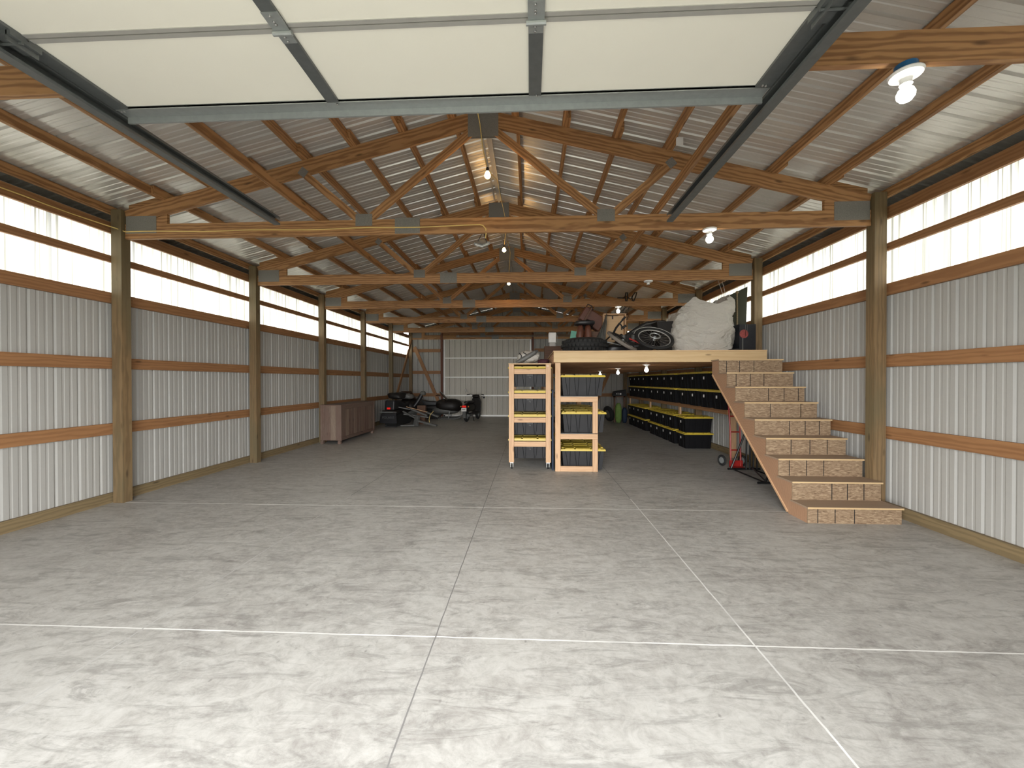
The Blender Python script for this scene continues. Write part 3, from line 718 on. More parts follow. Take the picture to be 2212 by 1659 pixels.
# ------------------------------------------------------------------ totes
TL, TW, TH = 0.765, 0.52, 0.365
def tote_meshes():
    zb, zt = 0.0, TH-0.045; mb = MB()
    Lb, Lt = 0.325, 0.355; Wb, Wt = 0.205, 0.232
    def side(P, hw_b, hw_t, wedges, rows=((0.0, 1.0),)):
        # P(u, z, inset) -> point ; u in metres along the side
        us_b = [-hw_b]; us_t = [-hw_t]; ins = [0.0]
        for c in wedges:
            tb, tt = 0.030*1.0, 0.115
            for sgn, lv in ((-1, 0), (-1, 1), (1, 1), (1, 0)):
                us_b.append(c*hw_b + sgn*(0.035*hw_b) + (0.004 if (sgn < 0) == (lv == 1) else 0)*(1 if sgn < 0 else -1)*lv)
                us_t.append(c*hw_t + sgn*(0.115*hw_t) + 0.004*lv*(-sgn)); ins.append(0.009*lv)
        us_b.append(hw_b); us_t.append(hw_t); ins.append(0.0)
        vs = []
        for a, b, i_ in zip(us_b, us_t, ins): vs += [P(a, zb+0.0, i_), P(b, zt, i_)]
        mb.add(vs, [(2*i, 2*i+2, 2*i+3, 2*i+1) for i in range(len(ins)-1)])
    lo = (-0.72, -0.28, 0.28, 0.72)
    f = lambda z: z/zt
    side(lambda u, z, i: (u, -(Wb + (Wt-Wb)*f(z)) + i, z), Lb, Lt, lo)
    side(lambda u, z, i: (-u, (Wb + (Wt-Wb)*f(z)) - i, z), Lb, Lt, lo)
    side(lambda u, z, i: ((Lb + (Lt-Lb)*f(z)) - i, u, z), Wb, Wt, (-0.5, 0.5))
    side(lambda u, z, i: (-(Lb + (Lt-Lb)*f(z)) + i, -u, z), Wb, Wt, (-0.5, 0.5))
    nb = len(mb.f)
    for sy in (-1, 1):  # raised black ribs on the groove edges, crease shade put into their colour
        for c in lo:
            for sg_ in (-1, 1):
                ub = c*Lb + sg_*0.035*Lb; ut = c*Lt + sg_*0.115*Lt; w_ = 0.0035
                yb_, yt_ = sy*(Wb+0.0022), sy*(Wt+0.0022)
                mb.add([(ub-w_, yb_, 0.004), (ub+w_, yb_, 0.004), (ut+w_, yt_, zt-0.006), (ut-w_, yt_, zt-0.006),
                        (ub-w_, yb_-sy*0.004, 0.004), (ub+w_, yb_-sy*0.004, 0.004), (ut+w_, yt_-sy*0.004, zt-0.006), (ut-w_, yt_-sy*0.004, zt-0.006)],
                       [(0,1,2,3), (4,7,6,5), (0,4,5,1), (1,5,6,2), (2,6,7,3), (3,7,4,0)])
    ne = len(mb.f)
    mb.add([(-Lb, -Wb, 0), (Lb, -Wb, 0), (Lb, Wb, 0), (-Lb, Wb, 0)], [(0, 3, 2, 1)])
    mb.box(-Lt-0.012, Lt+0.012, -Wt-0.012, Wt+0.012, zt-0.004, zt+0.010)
    body = mb.mesh('tote_body'); body.materials.append(M['tote']); body.materials.append(M['toteshade'])
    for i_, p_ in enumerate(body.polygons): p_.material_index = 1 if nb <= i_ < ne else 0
    ld = MB(); z0 = zt+0.010
    L, W = TL/2, TW/2
    ld.add([(-L,-W,z0-0.012),(L,-W,z0-0.012),(L,W,z0-0.012),(-L,W,z0-0.012),(-L+0.006,-W+0.006,z0+0.018),(L-0.006,-W+0.006,z0+0.018),(L-0.006,W-0.006,z0+0.018),(-L+0.006,W-0.006,z0+0.018)],
           [(0,3,2,1),(4,5,6,7),(0,1,5,4),(1,2,6,5),(2,3,7,6),(3,0,4,7)])
    for x0, x1 in ((-0.30, -0.15), (-0.12, 0.12), (0.15, 0.30)):
        for y0, y1 in ((-0.225, -0.12), (0.12, 0.225)): ld.box(x0, x1, y0, y1, z0+0.017, z0+0.029)
    ld.box(-0.30, 0.30, -0.09, 0.09, z0+0.017, z0+0.026); ld.box(-0.355, -0.32, -0.12, 0.12, z0+0.017, z0+0.03); ld.box(0.32, 0.355, -0.12, 0.12, z0+0.017, z0+0.03)
    lid = ld.mesh('tote_lid'); lid.materials.append(M['yellow'])
    sk = MB().add([(-0.0,-0.028,0),(0,0.028,0),(-0.004,0.028,0.055),(-0.004,-0.028,0.055)], [(0,1,2,3)]).box(-0.003, -0.001, -0.03, 0.03, 0, 0.055).mesh('sticker'); sk.materials.append(M['sticker'])
    tx = text_mesh('HDX', 0.052); tx.materials.append(M['toteink'])
    tx2 = text_mesh('27g', 0.026); tx2.materials.append(M['toteink'])
    return body, lid, sk, tx, tx2
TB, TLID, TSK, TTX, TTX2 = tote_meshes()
TBB = TB.copy(); TBB.materials[0] = M['toteshade']  # same totes with darker bodies: the shade under the loft is in the colour
def tote(x, y, z, rz, label, group, sticker=False, logo=False, jit=0.0, sx_=1.0):
    e = bpy.data.objects.new('storage_tote', None); COL.objects.link(e); e.empty_display_size = 0.1
    e.location = (x + random.uniform(-jit, jit), y + random.uniform(-jit, jit)*0.3, z); e.rotation_euler = (0, 0, rz + random.uniform(-jit, jit)*0.5)
    tag(e, label, 'storage tote', group); e.scale = (sx_, 1, 1)
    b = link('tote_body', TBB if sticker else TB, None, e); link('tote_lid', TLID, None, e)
    if sticker:
        s_ = link('sticker', TSK, None, e); s_.location = (-0.352, 0.02, 0.20)
    if logo:
        s_ = link('lettering', TTX, None, b); s_.location = (0.0, -0.2265, 0.205); s_.rotation_euler = (radians(90), 0, 0)
        s_ = link('lettering', TTX2, None, b); s_.location = (0.0, -0.2235, 0.165); s_.rotation_euler = (radians(90), 0, 0)

# floor stacks along right wall, below the shelf
fy = [9.34, 10.03, 10.555, 11.08, 11.605, 12.46, 12.985, 13.51, 14.035]
YO = 0.0
for i, y in enumerate(fy):
    for lv, nm in ((0, 'lower'), (1, 'upper')):
        tote(3.80, y+YO, lv*TH, 0, 'black tote, yellow lid, %s tier of floor stack, %s from the stairs' % (nm, ORD[i]), 'totes stacked on the floor along the right wall', True, False, 0.002, 0.85)
# shelf with two tiers on it
t = Thing('wall_shelf', 'rough timber shelf on posts along right wall under the loft', 'shelf', (3.8, 11, 0))
SZ = 1.0
t.board('front_rail', (3.64, 7.45, SZ-0.045), (3.64, 14.9, SZ-0.045), 0.038, 0.089, M['girt'])
t.board('back_rail', (3.94, 7.45, SZ-0.045), (3.94, 14.9, SZ-0.045), 0.038, 0.089, M['girt'])
for i in range(14): t.board('cross_board', (3.66, 7.50+i*0.565, SZ-0.013), (3.955, 7.50+i*0.565, SZ-0.013), 0.14, 0.025, M['girt'])
for y in (9.9, 12.3, 14.75): t.board('leg', (3.68, y, 0), (3.68, y, SZ-0.09), 0.089, 0.038, M['fresh'], up=(1,0,0))
t.board('leg', (4.05, 8.1, 0), (4.05, 8.1, SZ-0.09), 0.12, 0.05, M['fresh'], up=(0,1,0))
uy = [7.62, 8.18, 8.74, 9.30, 10.03, 10.56, 11.09, 11.62, 12.46, 12.99, 13.52, 14.05]
for i, y in enumerate(uy):
    for lv, nm in ((0, 'lower'), (1, 'upper')):
        tote(3.82, y, SZ+lv*TH, 0, 'black tote, yellow lid, %s tier on the timber shelf, %s from the stairs' % (nm, ORD[i]), 'totes on the wall shelf under the loft', True, False, 0.002, 0.85)

# ------------------------------------------------------------------ mobile tote cart
CY = 6.86; CX0, CX1 = -0.37, 0.36; CD = 1.14
t = Thing('tote_cart', 'rolling timber rack on casters holding four tiers of totes', 'cart', (0, CY+CD/2, 0))
for x in (CX0+0.0445, CX1-0.0445):
    for y in (CY+0.019, CY+CD-0.019):
        t.board('upright', (x, y, 0.118), (x, y, 1.822), 0.089, 0.038, M['fresh'], up=(0,1,0), bev=0.003)
rz_ = [1.744, 1.318, 0.902, 0.485]
for z in rz_:
    for y in (CY+0.021, CY+CD-0.021):
        t.board('crossbar', (CX0+0.09, y, z-0.046), (CX1-0.09, y, z-0.046), 0.036, 0.088, M['fresh'], bev=0.003)
    for x in (CX0+0.02, CX1-0.02):
        t.board('side_rail', (x, CY+0.04, z-0.025), (x, CY+CD-0.04, z-0.025), 0.036, 0.038, M['fresh'])
t.part('cart_top', MB().box(CX0-0.005, CX1+0.005, CY-0.01, CY+CD+0.01, 1.823, 1.84), M['ply'])
for x in (CX0+0.05, CX1-0.05):
    for y in (CY+0.05, CY+CD-0.05):
        c = t.part('caster', MB().box(x-0.03, x+0.03, y-0.035, y+0.035, 0.105, 0.118).box(x-0.024, x-0.018, y-0.02, y+0.02, 0.03, 0.106).box(x+0.018, x+0.024, y-0.02, y+0.02, 0.03, 0.106), M['alu'])
        t.part('wheel', MB().lathe((x-0.014, y, 0.037), [(0.03, 0), (0.037, 0.004), (0.037, 0.024), (0.03, 0.028)], axis=(1,0,0), n=18), M['rubber'], True, parent=c)
t.part('sticker', MB().box(0.285, 0.325, CY-0.0015, CY-0.0002, 1.79, 1.80), M['sticker'])
for z, nm in zip(rz_, ('top', 'second', 'third', 'bottom')):
    for j, dp in enumerate(('front', 'rear')):
        tote(-0.005, CY+0.315+j*0.535, z+0.006-(TH-0.047), 0, 'black tote, yellow lid, %s tier of the rolling rack, %s one' % (nm, dp), 'totes in the rolling rack', False, j == 0)

# ------------------------------------------------------------------ fixed tote shelf under the loft edge
FY = 6.72; F0, F1 = 0.425, 1.142; FD = 2.2
t = Thing('tote_shelf', 'fixed timber rack with three tote shelves under loft edge', 'shelf', (0.78, FY+FD/2, 0))
t.board('upright', (F0+0.045, FY+0.019, 0), (F0+0.045, FY+0.019, 1.843), 0.089, 0.038, M['fresh'], up=(0,1,0), bev=0.003)
t.board('upright', (F0+0.045, FY+FD, 0), (F0+0.045, FY+FD, 1.843), 0.089, 0.038, M['fresh'], up=(0,1,0))
for z0, z1 in ((0.0, 0.548), (0.640, 1.178)):
    t.board('upright', (F1-0.045, FY+0.019, z0), (F1-0.045, FY+0.019, z1), 0.089, 0.038, M['fresh'], up=(0,1,0), bev=0.003)
t.board('upright', (F1-0.045, FY+FD, 0), (F1-0.045, FY+FD, 1.27), 0.089, 0.038, M['fresh'], up=(0,1,0))
for z in (0.638, 1.268):
    t.board('crossbar', (F0+0.09, FY+0.019, z-0.045), (F1, FY+0.019, z-0.045), 0.038, 0.089, M['fresh'], bev=0.003)
    t.board('crossbar', (F0+0.09, FY+FD, z-0.045), (F1, FY+FD, z-0.045), 0.038, 0.089, M['fresh'])
    t.part('shelf_board', MB().box(F0+0.09, F1, FY+0.0, FY+FD+0.02, z, z+0.012), M['grey'], label='thin dark shelf board')
    for x in (F0+0.11, F1-0.02): t.board('side_rail', (x, FY+0.04, z-0.045), (x, FY+FD-0.02, z-0.045), 0.036, 0.088, M['fresh'])
t.board('crossbar', (F0+0.09, FY+0.019, 0.045), (F1-0.09, FY+0.019, 0.045), 0.038, 0.089, M['fresh'], bev=0.003)
for z, nm, xo in ((0.652, 'middle', 0.0), (1.282, 'top', -0.02), (0.02, 'bottom', -0.012)):
    for j in range(4):
        tote(0.915+xo + 0.012*sin(j*2.1), FY+0.315+j*0.53, z, 0, 'black tote, yellow lid, %s shelf of fixed rack, %s one back' % (nm, ORD[j]), 'totes in the fixed rack', False, False)
single('navy_board', MB().box(0.375, 0.400, 6.80, 7.9, 0.0, 1.38), M['navy'], 'narrow navy board standing between the rolling and fixed racks', 'board', (0.387, 7.3, 0))

# ------------------------------------------------------------------ loft
LX0, LX1, LY0, LY1 = 0.394, 3.87, 6.65, 14.6
LZ = 2.04
t = Thing('storage_loft', 'timber storage loft platform with pale rim board', 'loft', (2.1, 10.6, 1.845))
t.board('rim_board', (LX0, LY0+0.019, 1.933), (LX1, LY0+0.019, 1.933), 0.038, 0.176, M['rim'], bev=0.003)
y = LY0+0.20
while y < LY1:
    t.board('joist', (LX0, y, 1.933), (LX1+0.1, y, 1.933), 0.038, 0.174, M['girt']); y += 0.406
t.board('rim_board', (LX0, LY1+0.02, 1.933), (LX1+0.1, LY1+0.02, 1.933), 0.038, 0.176, M['girt'])
t.part('deck', MB().box(LX0-0.005, LX1, LY0-0.004, LY0+0.3, 2.022, LZ).box(LX0-0.005, LX1+0.09, LY0+0.3, LY1+0.04, 2.022, LZ), M['ply'])
for yy in (9.4, 12.0, 14.5):
    t.board('support_post', (LX0+0.06, yy, 0), (LX0+0.06, yy, 1.845), 0.089, 0.089, M['girt'], up=(0,1,0))

# ------------------------------------------------------------------ stairs
t = Thing('staircase', 'open timber staircase with strand board risers up to the loft', 'stairs', (3.45, 5.5, 0))
SX0, SX1 = 2.985, 3.955; RY0 = 4.395; RUN = 0.251
tz = [0.18 + 0.2117*i for i in range(9)]          # tread tops
ry = [RY0 + RUN*i for i in range(9)] + [RY0 + RUN*9]
for i in range(9):
    z0 = tz[i-1] if i else 0.0
    me = MB().box(-0.5*(SX1-SX0), 0.5*(SX1-SX0), -0.006, 0.006, -(tz[i]-0.02-z0)/2, (tz[i]-0.02-z0)/2).mesh('riser')
    o = link('riser', me, M['osb'], t.o); o.location = Vector(((SX0+SX1)/2, ry[i], (z0 + tz[i]-0.02)/2)) - t.base
    # printed spacing lines on the strand board
    ln = MB(); rnd = [(-0.38, -0.20, 0.0), (-0.05, 0.12, 0.30), (-0.36, -0.16, 0.04), (-0.18, 0.05, 0.26), (-0.04, 0.16, 0.34), (-0.14, 0.27, 0.27), (-0.02, 0.2, 0.40), (-0.35, -0.14, 0.06), (-0.37, -0.17, 0.05)][i]
    for x in rnd: ln.box(x-0.004, x+0.004, -0.0075, -0.0062, -(tz[i]-0.02-z0)/2+0.004, (tz[i]-0.02-z0)/2-0.004)
    l_ = link('spacing_marking', ln.mesh('spacing_marking'), M['black'], o)
    yb_ = ry[i+1]+0.006 if i < 8 else LY0-0.005
    tr = MB().box(SX0-0.015, SX1+0.005, ry[i]-0.028, yb_, tz[i]-0.019, tz[i])
    td = t.part('tread', tr, M['tread_'])
    t.part('nosing_edge', MB().box(SX0-0.015, SX1+0.005, ry[i]-0.030, ry[i]-0.0282, tz[i]-0.018, tz[i]-0.001), M['rim'], parent=td)
# sawtooth stringers
def stringer(x):
    up = [(ry[0]+0.007, 0.0)]
    for i in range(9):
        up.append((ry[i]+0.007, tz[i]-0.02)); up.append(((ry[i+1] if i < 8 else LY0-0.01)+0.007-0.006*(i == 8), tz[i]-0.02))
        if i < 8: pass
    yt = LY0-0.012
    up = [p for p in up if p[0] <= yt+0.001]
    poly = up + [(yt, 1.865 if False else tz[8]-0.02), (yt, 1.62), (4.70, 0.0)]
    pts = []; 
    for p in poly:
        if not pts or (abs(p[0]-pts[-1][0]) + abs(p[1]-pts[-1][1])) > 1e-4: pts.append(p)
    return MB().prism(pts, 0, x, x+0.038)
for x in (SX0+0.0, (SX0+SX1)/2-0.019, SX1-0.04): 
    o = t.part('stringer', stringer(x), M['stringer']); o.data.materials.append(M['fresh'])
    for p_ in o.data.polygons: p_.material_index = 0 if abs(p_.normal.x) > 0.5 else 1
t.board('edge_strip', (SX0-0.006, 4.715, 0.02), (SX0-0.006, LY0-0.03, 1.632), 0.012, 0.022, M['fresh'])

# ------------------------------------------------------------------ things on the loft
def at_y(px, py, y):            # where the sight line through a photo point meets the vertical plane Y = y
    f, yaw, pitch, roll = 854.29, 0.045768, -0.0079013, -0.00096365
    a = (px-1106)/f; b = -(py-829.5)/f
    m = SC.camera.matrix_world.to_3x3(); v = m @ Vector((a, b, -1)); k = y/v.y
    return v.x*k, CAM_H + v.z*k
def sack_mesh():
    """crumpled bulk bag: body rings follow an uneven outline, torn open top"""
    mb = MB(); n = 64; m = 30; vs = []; fs = []
    cx, cy = 3.115, 7.46
    for i in range(m+1):
        h = i/m
        for j in range(n):
            a = 2*pi*j/n; ca, sa = cos(a), sin(a)
            sg = lambda x: math.copysign(abs(x)**0.55, x)
            top = 0.80 + 0.16*math.exp(-((ca*0.5+0.12)/0.16)**2)*(sa < 0.3) + 0.28*max(0, ca-0.15)**0.7 - 0.10*max(0, -ca-0.4)
            hw = 0.50 + 0.05*sin(pi*h*0.9) - 0.05*max(0, h-0.75) - 0.05*(h > 0.5)*(h-0.5)*(ca > 0)
            if ca > 0: hw += 0.04*math.exp(-((h-0.18)/0.2)**2)
            q = Vector((hw*sg(ca), 0.36*sg(sa), top*h))
            w_ = noise.fractal(Vector((q.x*2.6, q.y*2.6, q.z*4.2)) + Vector((4, 2, 1)), 0.7, 2.2, 5)
            w2 = noise.ridged_multi_fractal(Vector((q.x*1.7 + 3, q.y*1.7, q.z*3.0 + q.x*1.3)), 0.9, 2.1, 4, 1.0, 2.0)
            d = Vector((sg(ca), sg(sa), 0)).normalized()
            q += d*(0.055*w_ + 0.055*(w2-1.2))*min(1, 0.35 + h*2)
            q.z += 0.045*h*noise.noise(Vector((ca*3, sa*3, 2.2))) + 0.02*h*noise.noise(Vector((ca*9, sa*9, 5)))
            q.z = max(q.z, 0.0); vs.append(Vector((cx, cy, LZ)) + q)
    for i in range(m):
        for j in range(n): fs.append((i*n+j, i*n+(j+1) % n, (i+1)*n+(j+1) % n, (i+1)*n+j))
    # folded-in mouth
    b0 = len(vs)
    for r_, dz in ((0.8, -0.05), (0.4, -0.12), (0.02, -0.14)):
        for j in range(n):
            p = vs[m*n+j]; vs.append(Vector((cx + (p.x-cx)*r_, cy + (p.y-cy)*r_, min(p.z, LZ+0.84) + dz + 0.03*noise.noise(Vector((j*0.4, r_*5, 1))))))
    for i in range(3):
        o = m*n + i*n
        for j in range(n): fs.append((o+j, o+(j+1) % n, o+n+(j+1) % n, o+n+j))
    fs.append(tuple(range(n-1, -1, -1)))
    return mb.add(vs, fs)
single('bulk_bag', sack_mesh(), M['bag'], 'big crumpled white woven bulk bag standing on loft edge', 'bag', (3.115, 7.46, LZ), None, True)

# leaning dark green board behind the bag
me = MB().hexa([(3.62, 7.95, LZ), (4.03, 7.62, LZ), (4.045, 7.645, LZ), (3.635, 7.975, LZ), (3.60, 8.00, 3.07), (4.07, 7.62, 3.30), (4.085, 7.645, 3.30), (3.615, 8.025, 3.07)])
b_ = single('leaning_board', me, M['greenply'], 'dark green board leaning on wall girts behind the white bag', 'board', (3.83, 7.8, LZ))
# fishing rods and pole
def polething(name, lab, cat, a, b, r0, r1, mat, extra=None):
    t = Thing(name, lab, cat, a); a, b = Vector(a), Vector(b)
    t.part('shaft', MB().tube([a, a.lerp(b, 0.5), b], [r0, (r0+r1)/2, r1], 8), M[mat], True)
    if extra: extra(t, a, b)
    return t
polething('wooden_pole', 'upright wooden pole with round knob in front of the green board', 'pole', (3.84, 7.52, LZ), (3.85, 7.56, 3.18), 0.014, 0.014, 'skirt',
          lambda t, a, b: t.part('knob', MB().ball(b, 0.028, 0.028, 0.025), M['skirt'], True))
def rodx(t, a, b):
    t.part('grip', MB().tube([a, a.lerp(b, 0.22)], 0.017, 8), M['fresh'], True)
    t.part('reel', MB().lathe(a.lerp(b, 0.2) + Vector((0.0, -0.03, 0)), [(0.02, -0.02), (0.032, 0), (0.02, 0.02)], n=12), M['grey'], True)
polething('fishing_rod', 'thin fishing rod with cork grip, steeper of the two', 'fishing rod', (3.76, 7.36, 2.28), (3.50, 7.40, 3.36), 0.006, 0.002, 'wcord', rodx)
polething('fishing_rod', 'thin fishing rod with cork grip, tip nearest the wall header', 'fishing rod', (3.79, 7.40, 2.26), (3.44, 7.46, 3.44), 0.006, 0.002, 'wcord', rodx)
# printed box
t = Thing('printed_box', 'dark blue printed box with coral red round shape on its front', 'box', (3.86, 7.2, LZ))
t.part('carton', MB().box(3.68, 3.96, 7.14, 7.44, LZ, 2.53), M['print_'])
t.part('round_print', MB().lathe((3.757, 7.1395, 2.36), [(0.075, 0), (0.073, 0.001)], axis=(0,-1,0), n=28), M['coral'], label='coral red round print')
t.part('pale_print', MB().box(3.725, 3.745, 7.1385, 7.1399, LZ+0.02, 2.29).box(3.78, 3.785, 7.1385, 7.1399, 2.32, 2.52).box(3.81, 3.814, 7.1385, 7.1399, 2.36, 2.53), M['grey'], label='pale stripe print')
single('black_cloth', MB().lump((3.58, 7.12, LZ+0.028), 0.10, 0.12, 0.028, 0.02, 6, 3), M['black'], 'small black cloth heap between white bag and printed box', 'cloth', (3.58, 7.12, LZ), None, True)

# bicycle lying on the loft edge
def wheel(t, c, ax, R, nm, parent=None):
    c = Vector(c)
    ty = t.part(nm, MB().torus(c, R-0.03, 0.03, ax, 48, 8), M['dust' if nm == 'front_wheel' else 'rubber'], True)
    t.part('wheel_rim', MB().torus(c, R-0.068, 0.010, ax, 48, 6), M['seam'], True, parent=ty)
    sp = MB(); a = Vector(ax).normalized(); u = a.orthogonal().normalized(); w_ = a.cross(u)
    for i in range(28):
        d = u*cos(2*pi*i/28) + w_*sin(2*pi*i/28); d2 = u*cos(2*pi*i/28+0.35*(-1)**i) + w_*sin(2*pi*i/28+0.35*(-1)**i)
        sp.tube([c + d2*0.025 + a*0.02*(-1)**i, c + d*(R-0.06)], 0.0018, 4)
    t.part('spokes', sp, M['steel'], parent=ty)
    t.part('hub', MB().lathe(c - a*0.045, [(0.012, 0), (0.03, 0.015), (0.018, 0.03), (0.018, 0.06), (0.03, 0.075), (0.012, 0.09)], axis=a, n=14), M['galv'], True, parent=ty)
    return ty
A1 = Vector((0.05, -0.62, 0.78)).normalized()
A2 = Vector((0.506, -0.30, 0.81)).normalized()
c1 = Vector((2.155, 6.98, 2.275)); c2 = Vector((1.60, 6.97, 2.225))
t = Thing('bicycle', 'dusty bicycle lying tipped over on the loft edge', 'bicycle', (1.9, 7.0, LZ))
wheel(t, c1, A1, 0.335, 'rear_wheel'); 
t.part('spoke_guard', MB().torus(c1 + A1*0.05, 0.085, 0.011, A1, 28, 6), M['galv'], True)
t.part('sticker', MB().hexa([(2.06, 6.80, 2.10), (2.17, 6.80, 2.075), (2.17, 6.805, 2.075), (2.06, 6.805, 2.10), (2.065, 6.81, 2.14), (2.18, 6.81, 2.11), (2.18, 6.815, 2.11), (2.065, 6.815, 2.14)]), M['sticker'])
ua = (Vector((1, 0, 0)) - A1*A1.x).normalized(); wa = A1.cross(ua)
wa = wa if wa.z > 0 else -wa
t.part('mudguard', MB().tube([c1 + A1*0.012 + (ua*cos(q) + wa*sin(q))*0.350 for q in [x*0.1 for x in range(3, 29)]], 0.006, 6), M['seam'], True)
wheel(t, c2, A2, 0.30, 'front_wheel')
hd = Vector((1.47, 7.05, 2.38)); bbk = Vector((1.84, 7.08, 2.14)); seat = Vector((1.30, 7.25, 2.20))
t.part('frame', MB().tube([hd, bbk], 0.017, 8).tube([hd + Vector((-0.03, 0.02, -0.1)), bbk + Vector((0.02, 0.0, 0.05))], 0.015, 8).tube([bbk, c1], 0.011, 8).tube([seat, bbk], 0.014, 8).tube([seat, hd], 0.014, 8).tube([seat, c1 + Vector((-0.05, 0.06, 0))], 0.009, 8), M['dkbody'], True)
t.part('fork', MB().tube([hd, hd.lerp(c2, 0.4) + A2*0.03, c2 + A2*0.05], 0.013, 8).tube([hd, hd.lerp(c2, 0.4) - A2*0.03, c2 - A2*0.05], 0.013, 8), M['dkbody'], True)
hbb = MB().tube([hd, (1.50, 7.0, 2.46), (1.56, 6.96, 2.54)], 0.018, 8).tube([(1.46, 6.99, 2.40), (1.56, 6.96, 2.54), (1.60, 6.95, 2.59)], 0.013, 8).tube([(1.56, 6.95, 2.53), (1.62, 6.93, 2.43)], 0.011, 8)
t.part('handlebar', hbb, M['blackmetal'], True)
t.part('grip', MB().tube([(1.595, 6.95, 2.585), (1.65, 6.935, 2.645)], 0.019, 10), M['rubber'], True)
t.part('grip', MB().tube([(1.60, 6.93, 2.46), (1.66, 6.92, 2.49)], 0.020, 10), M['rubber'], True)
t.part('pedal', MB().box(1.80, 1.88, 6.96, 7.02, 2.13, 2.15), M['black'])
sm = MB().tube([(1.10, 7.16, 2.30), (1.22, 7.12, 2.27), (1.40, 7.12, 2.22), (1.62, 7.14, 2.17)], [0.01, 0.016, 0.012, 0.008], 8)
t.part('chain_stay', sm, M['galv'], True)
t.part('red_tube', MB().tube([(1.72, 6.96, 2.27), (2.02, 6.93, 2.13)], 0.014, 8), M['red'], True)

# big knobbly tyre lying flat with a black inner tub
def knobbly(c, R, r, lab):
    t = Thing('knobbly_tyre', lab, 'tyre', (c[0], c[1], LZ)); c = Vector(c)
    ty = t.part('carcass', MB().torus(c, R-r, r, (0,0,1), 40, 12, 0.85), M['rubber'], True)
    kb = MB()
    for i in range(34):
        for lv, (dz, rr) in enumerate(((0.055, 0.985), (-0.02, 1.03), (-0.085, 0.97))):
            a = 2*pi*(i + 0.5*(lv % 2))/34; d = Vector((cos(a), sin(a), 0)); s_ = Vector((-sin(a), cos(a), 0)); p = c + d*(R*rr - 0.012) + Vector((0, 0, dz))
            w_, hh, e = 0.024, 0.022, 0.022; z = Vector((0, 0, 1))
            kb.add([p - s_*w_ - z*hh - d*e, p + s_*w_ - z*hh - d*e, p + s_*w_ - z*hh + d*e, p - s_*w_ - z*hh + d*e, p - s_*w_ + z*hh - d*e, p + s_*w_ + z*hh - d*e, p + s_*w_ + z*hh + d*e, p - s_*w_ + z*hh + d*e],
                   [(0,3,2,1),(4,5,6,7),(0,1,5,4),(1,2,6,5),(2,3,7,6),(3,0,4,7)])
    t.part('tread', kb, M['rubber'])
    return t
knobbly((0.98, 7.22, LZ+0.135), 0.40, 0.15, 'big black knobbly tyre lying flat at the left loft edge')
single('black_tub', MB().lump((1.62, 7.45, LZ+0.08), 0.26, 0.16, 0.08, 0.03, 5, 8), M['black'], 'low black plastic heap behind the knobbly tyre', 'heap', (1.52, 7.55, LZ), None, True)
t = Thing('brown_cushion_pair', 'brown leather saddlebag pair under black lid, beside turquoise board', 'bag', (1.06, 7.85, LZ))
for x in (0.985, 1.135): t.part('bag_body', MB().lump((x, 7.85, LZ+0.30), 0.075, 0.09, 0.30, 0.02, 8, x*9, p=0.75), M['brown'], True)
t.part('black_flap', MB().lump((1.07, 7.85, LZ+0.63), 0.20, 0.13, 0.05, 0.02, 8, 5), M['black'], True)
single('turquoise_board', MB().hexa([(0.74, 7.9, LZ), (0.90, 7.85, LZ), (0.90, 7.87, LZ), (0.74, 7.92, LZ), (0.82, 7.95, LZ+0.50), (0.955, 7.9, LZ+0.47), (0.955, 7.92, LZ+0.47), (0.82, 7.97, LZ+0.50)]), M['turq'],
       'small turquoise board propped behind the knobbly tyre', 'board', (0.84, 7.9, LZ))
single('shiny_helmet', MB().lump((1.17, 8.15, LZ+0.62), 0.11, 0.12, 0.13, 0.0, 8, 5, p=1.0), M['dkbody'], 'black glossy helmet on the heap above brown bags', 'helmet', (1.17, 8.15, LZ+0.49), None, True)
single('crate', MB().box(0.92, 1.50, 8.05, 8.65, LZ, LZ+0.49), M['darkwood'], 'dark wooden crate behind the brown leather bags', 'crate', (1.2, 8.35, LZ))
t = Thing('suitcase', 'tilted brown leather suitcase leaning behind grey tarpaulin', 'suitcase', (1.28, 8.35, LZ+0.49))
me, mt = boardmesh('case', (1.08, 8.35, LZ+0.92), (1.50, 8.35, LZ+0.64), 0.22, 0.30, (0, 0, 1)); mt.translation -= t.base; bevel(link('case', me, M['brown'], t.o, mt), 0.02, 2)
me, mt = boardmesh('strap', (1.17, 8.235, LZ+0.86), (1.195, 8.235, LZ+0.845), 0.225, 0.305, (0, 0, 1)); mt.translation -= t.base; link('strap', me, M['darkwood'], t.o, mt)
t.part('handle', MB().tube([(1.16, 8.3, LZ+1.02), (1.20, 8.3, LZ+1.09), (1.28, 8.3, LZ+1.05), (1.31, 8.3, LZ+0.96)], 0.012, 6), M['black'], True)
tp = MB(); n = 14; vs = []; fs = []
for i in range(n+1):
    u = i/n
    for j in range(n+1):
        v = j/n
        x = 1.14 + 0.30*v + 0.16*u*(1-v) + 0.10*u; z = LZ + 0.02 + 0.82*u*(0.55 + 0.45*v); y = 7.75 + 0.28*u + 0.03*sin(v*9+u*3) + 0.03*noise.noise(Vector((u*4, v*5, 0)))
        vs.append((x, y, z))
for i in range(n):
    for j in range(n): fs.append((i*(n+1)+j, i*(n+1)+j+1, (i+1)*(n+1)+j+1, (i+1)*(n+1)+j))
tp.add(vs, fs)
o = single('grey_tarpaulin', tp, M['tarp'], 'grey tarpaulin draped in a slope beside the wooden box', 'tarpaulin', (1.3, 7.8, LZ), None, True)
sd = o.modifiers.new('thickness', 'SOLIDIFY'); sd.thickness = 0.012
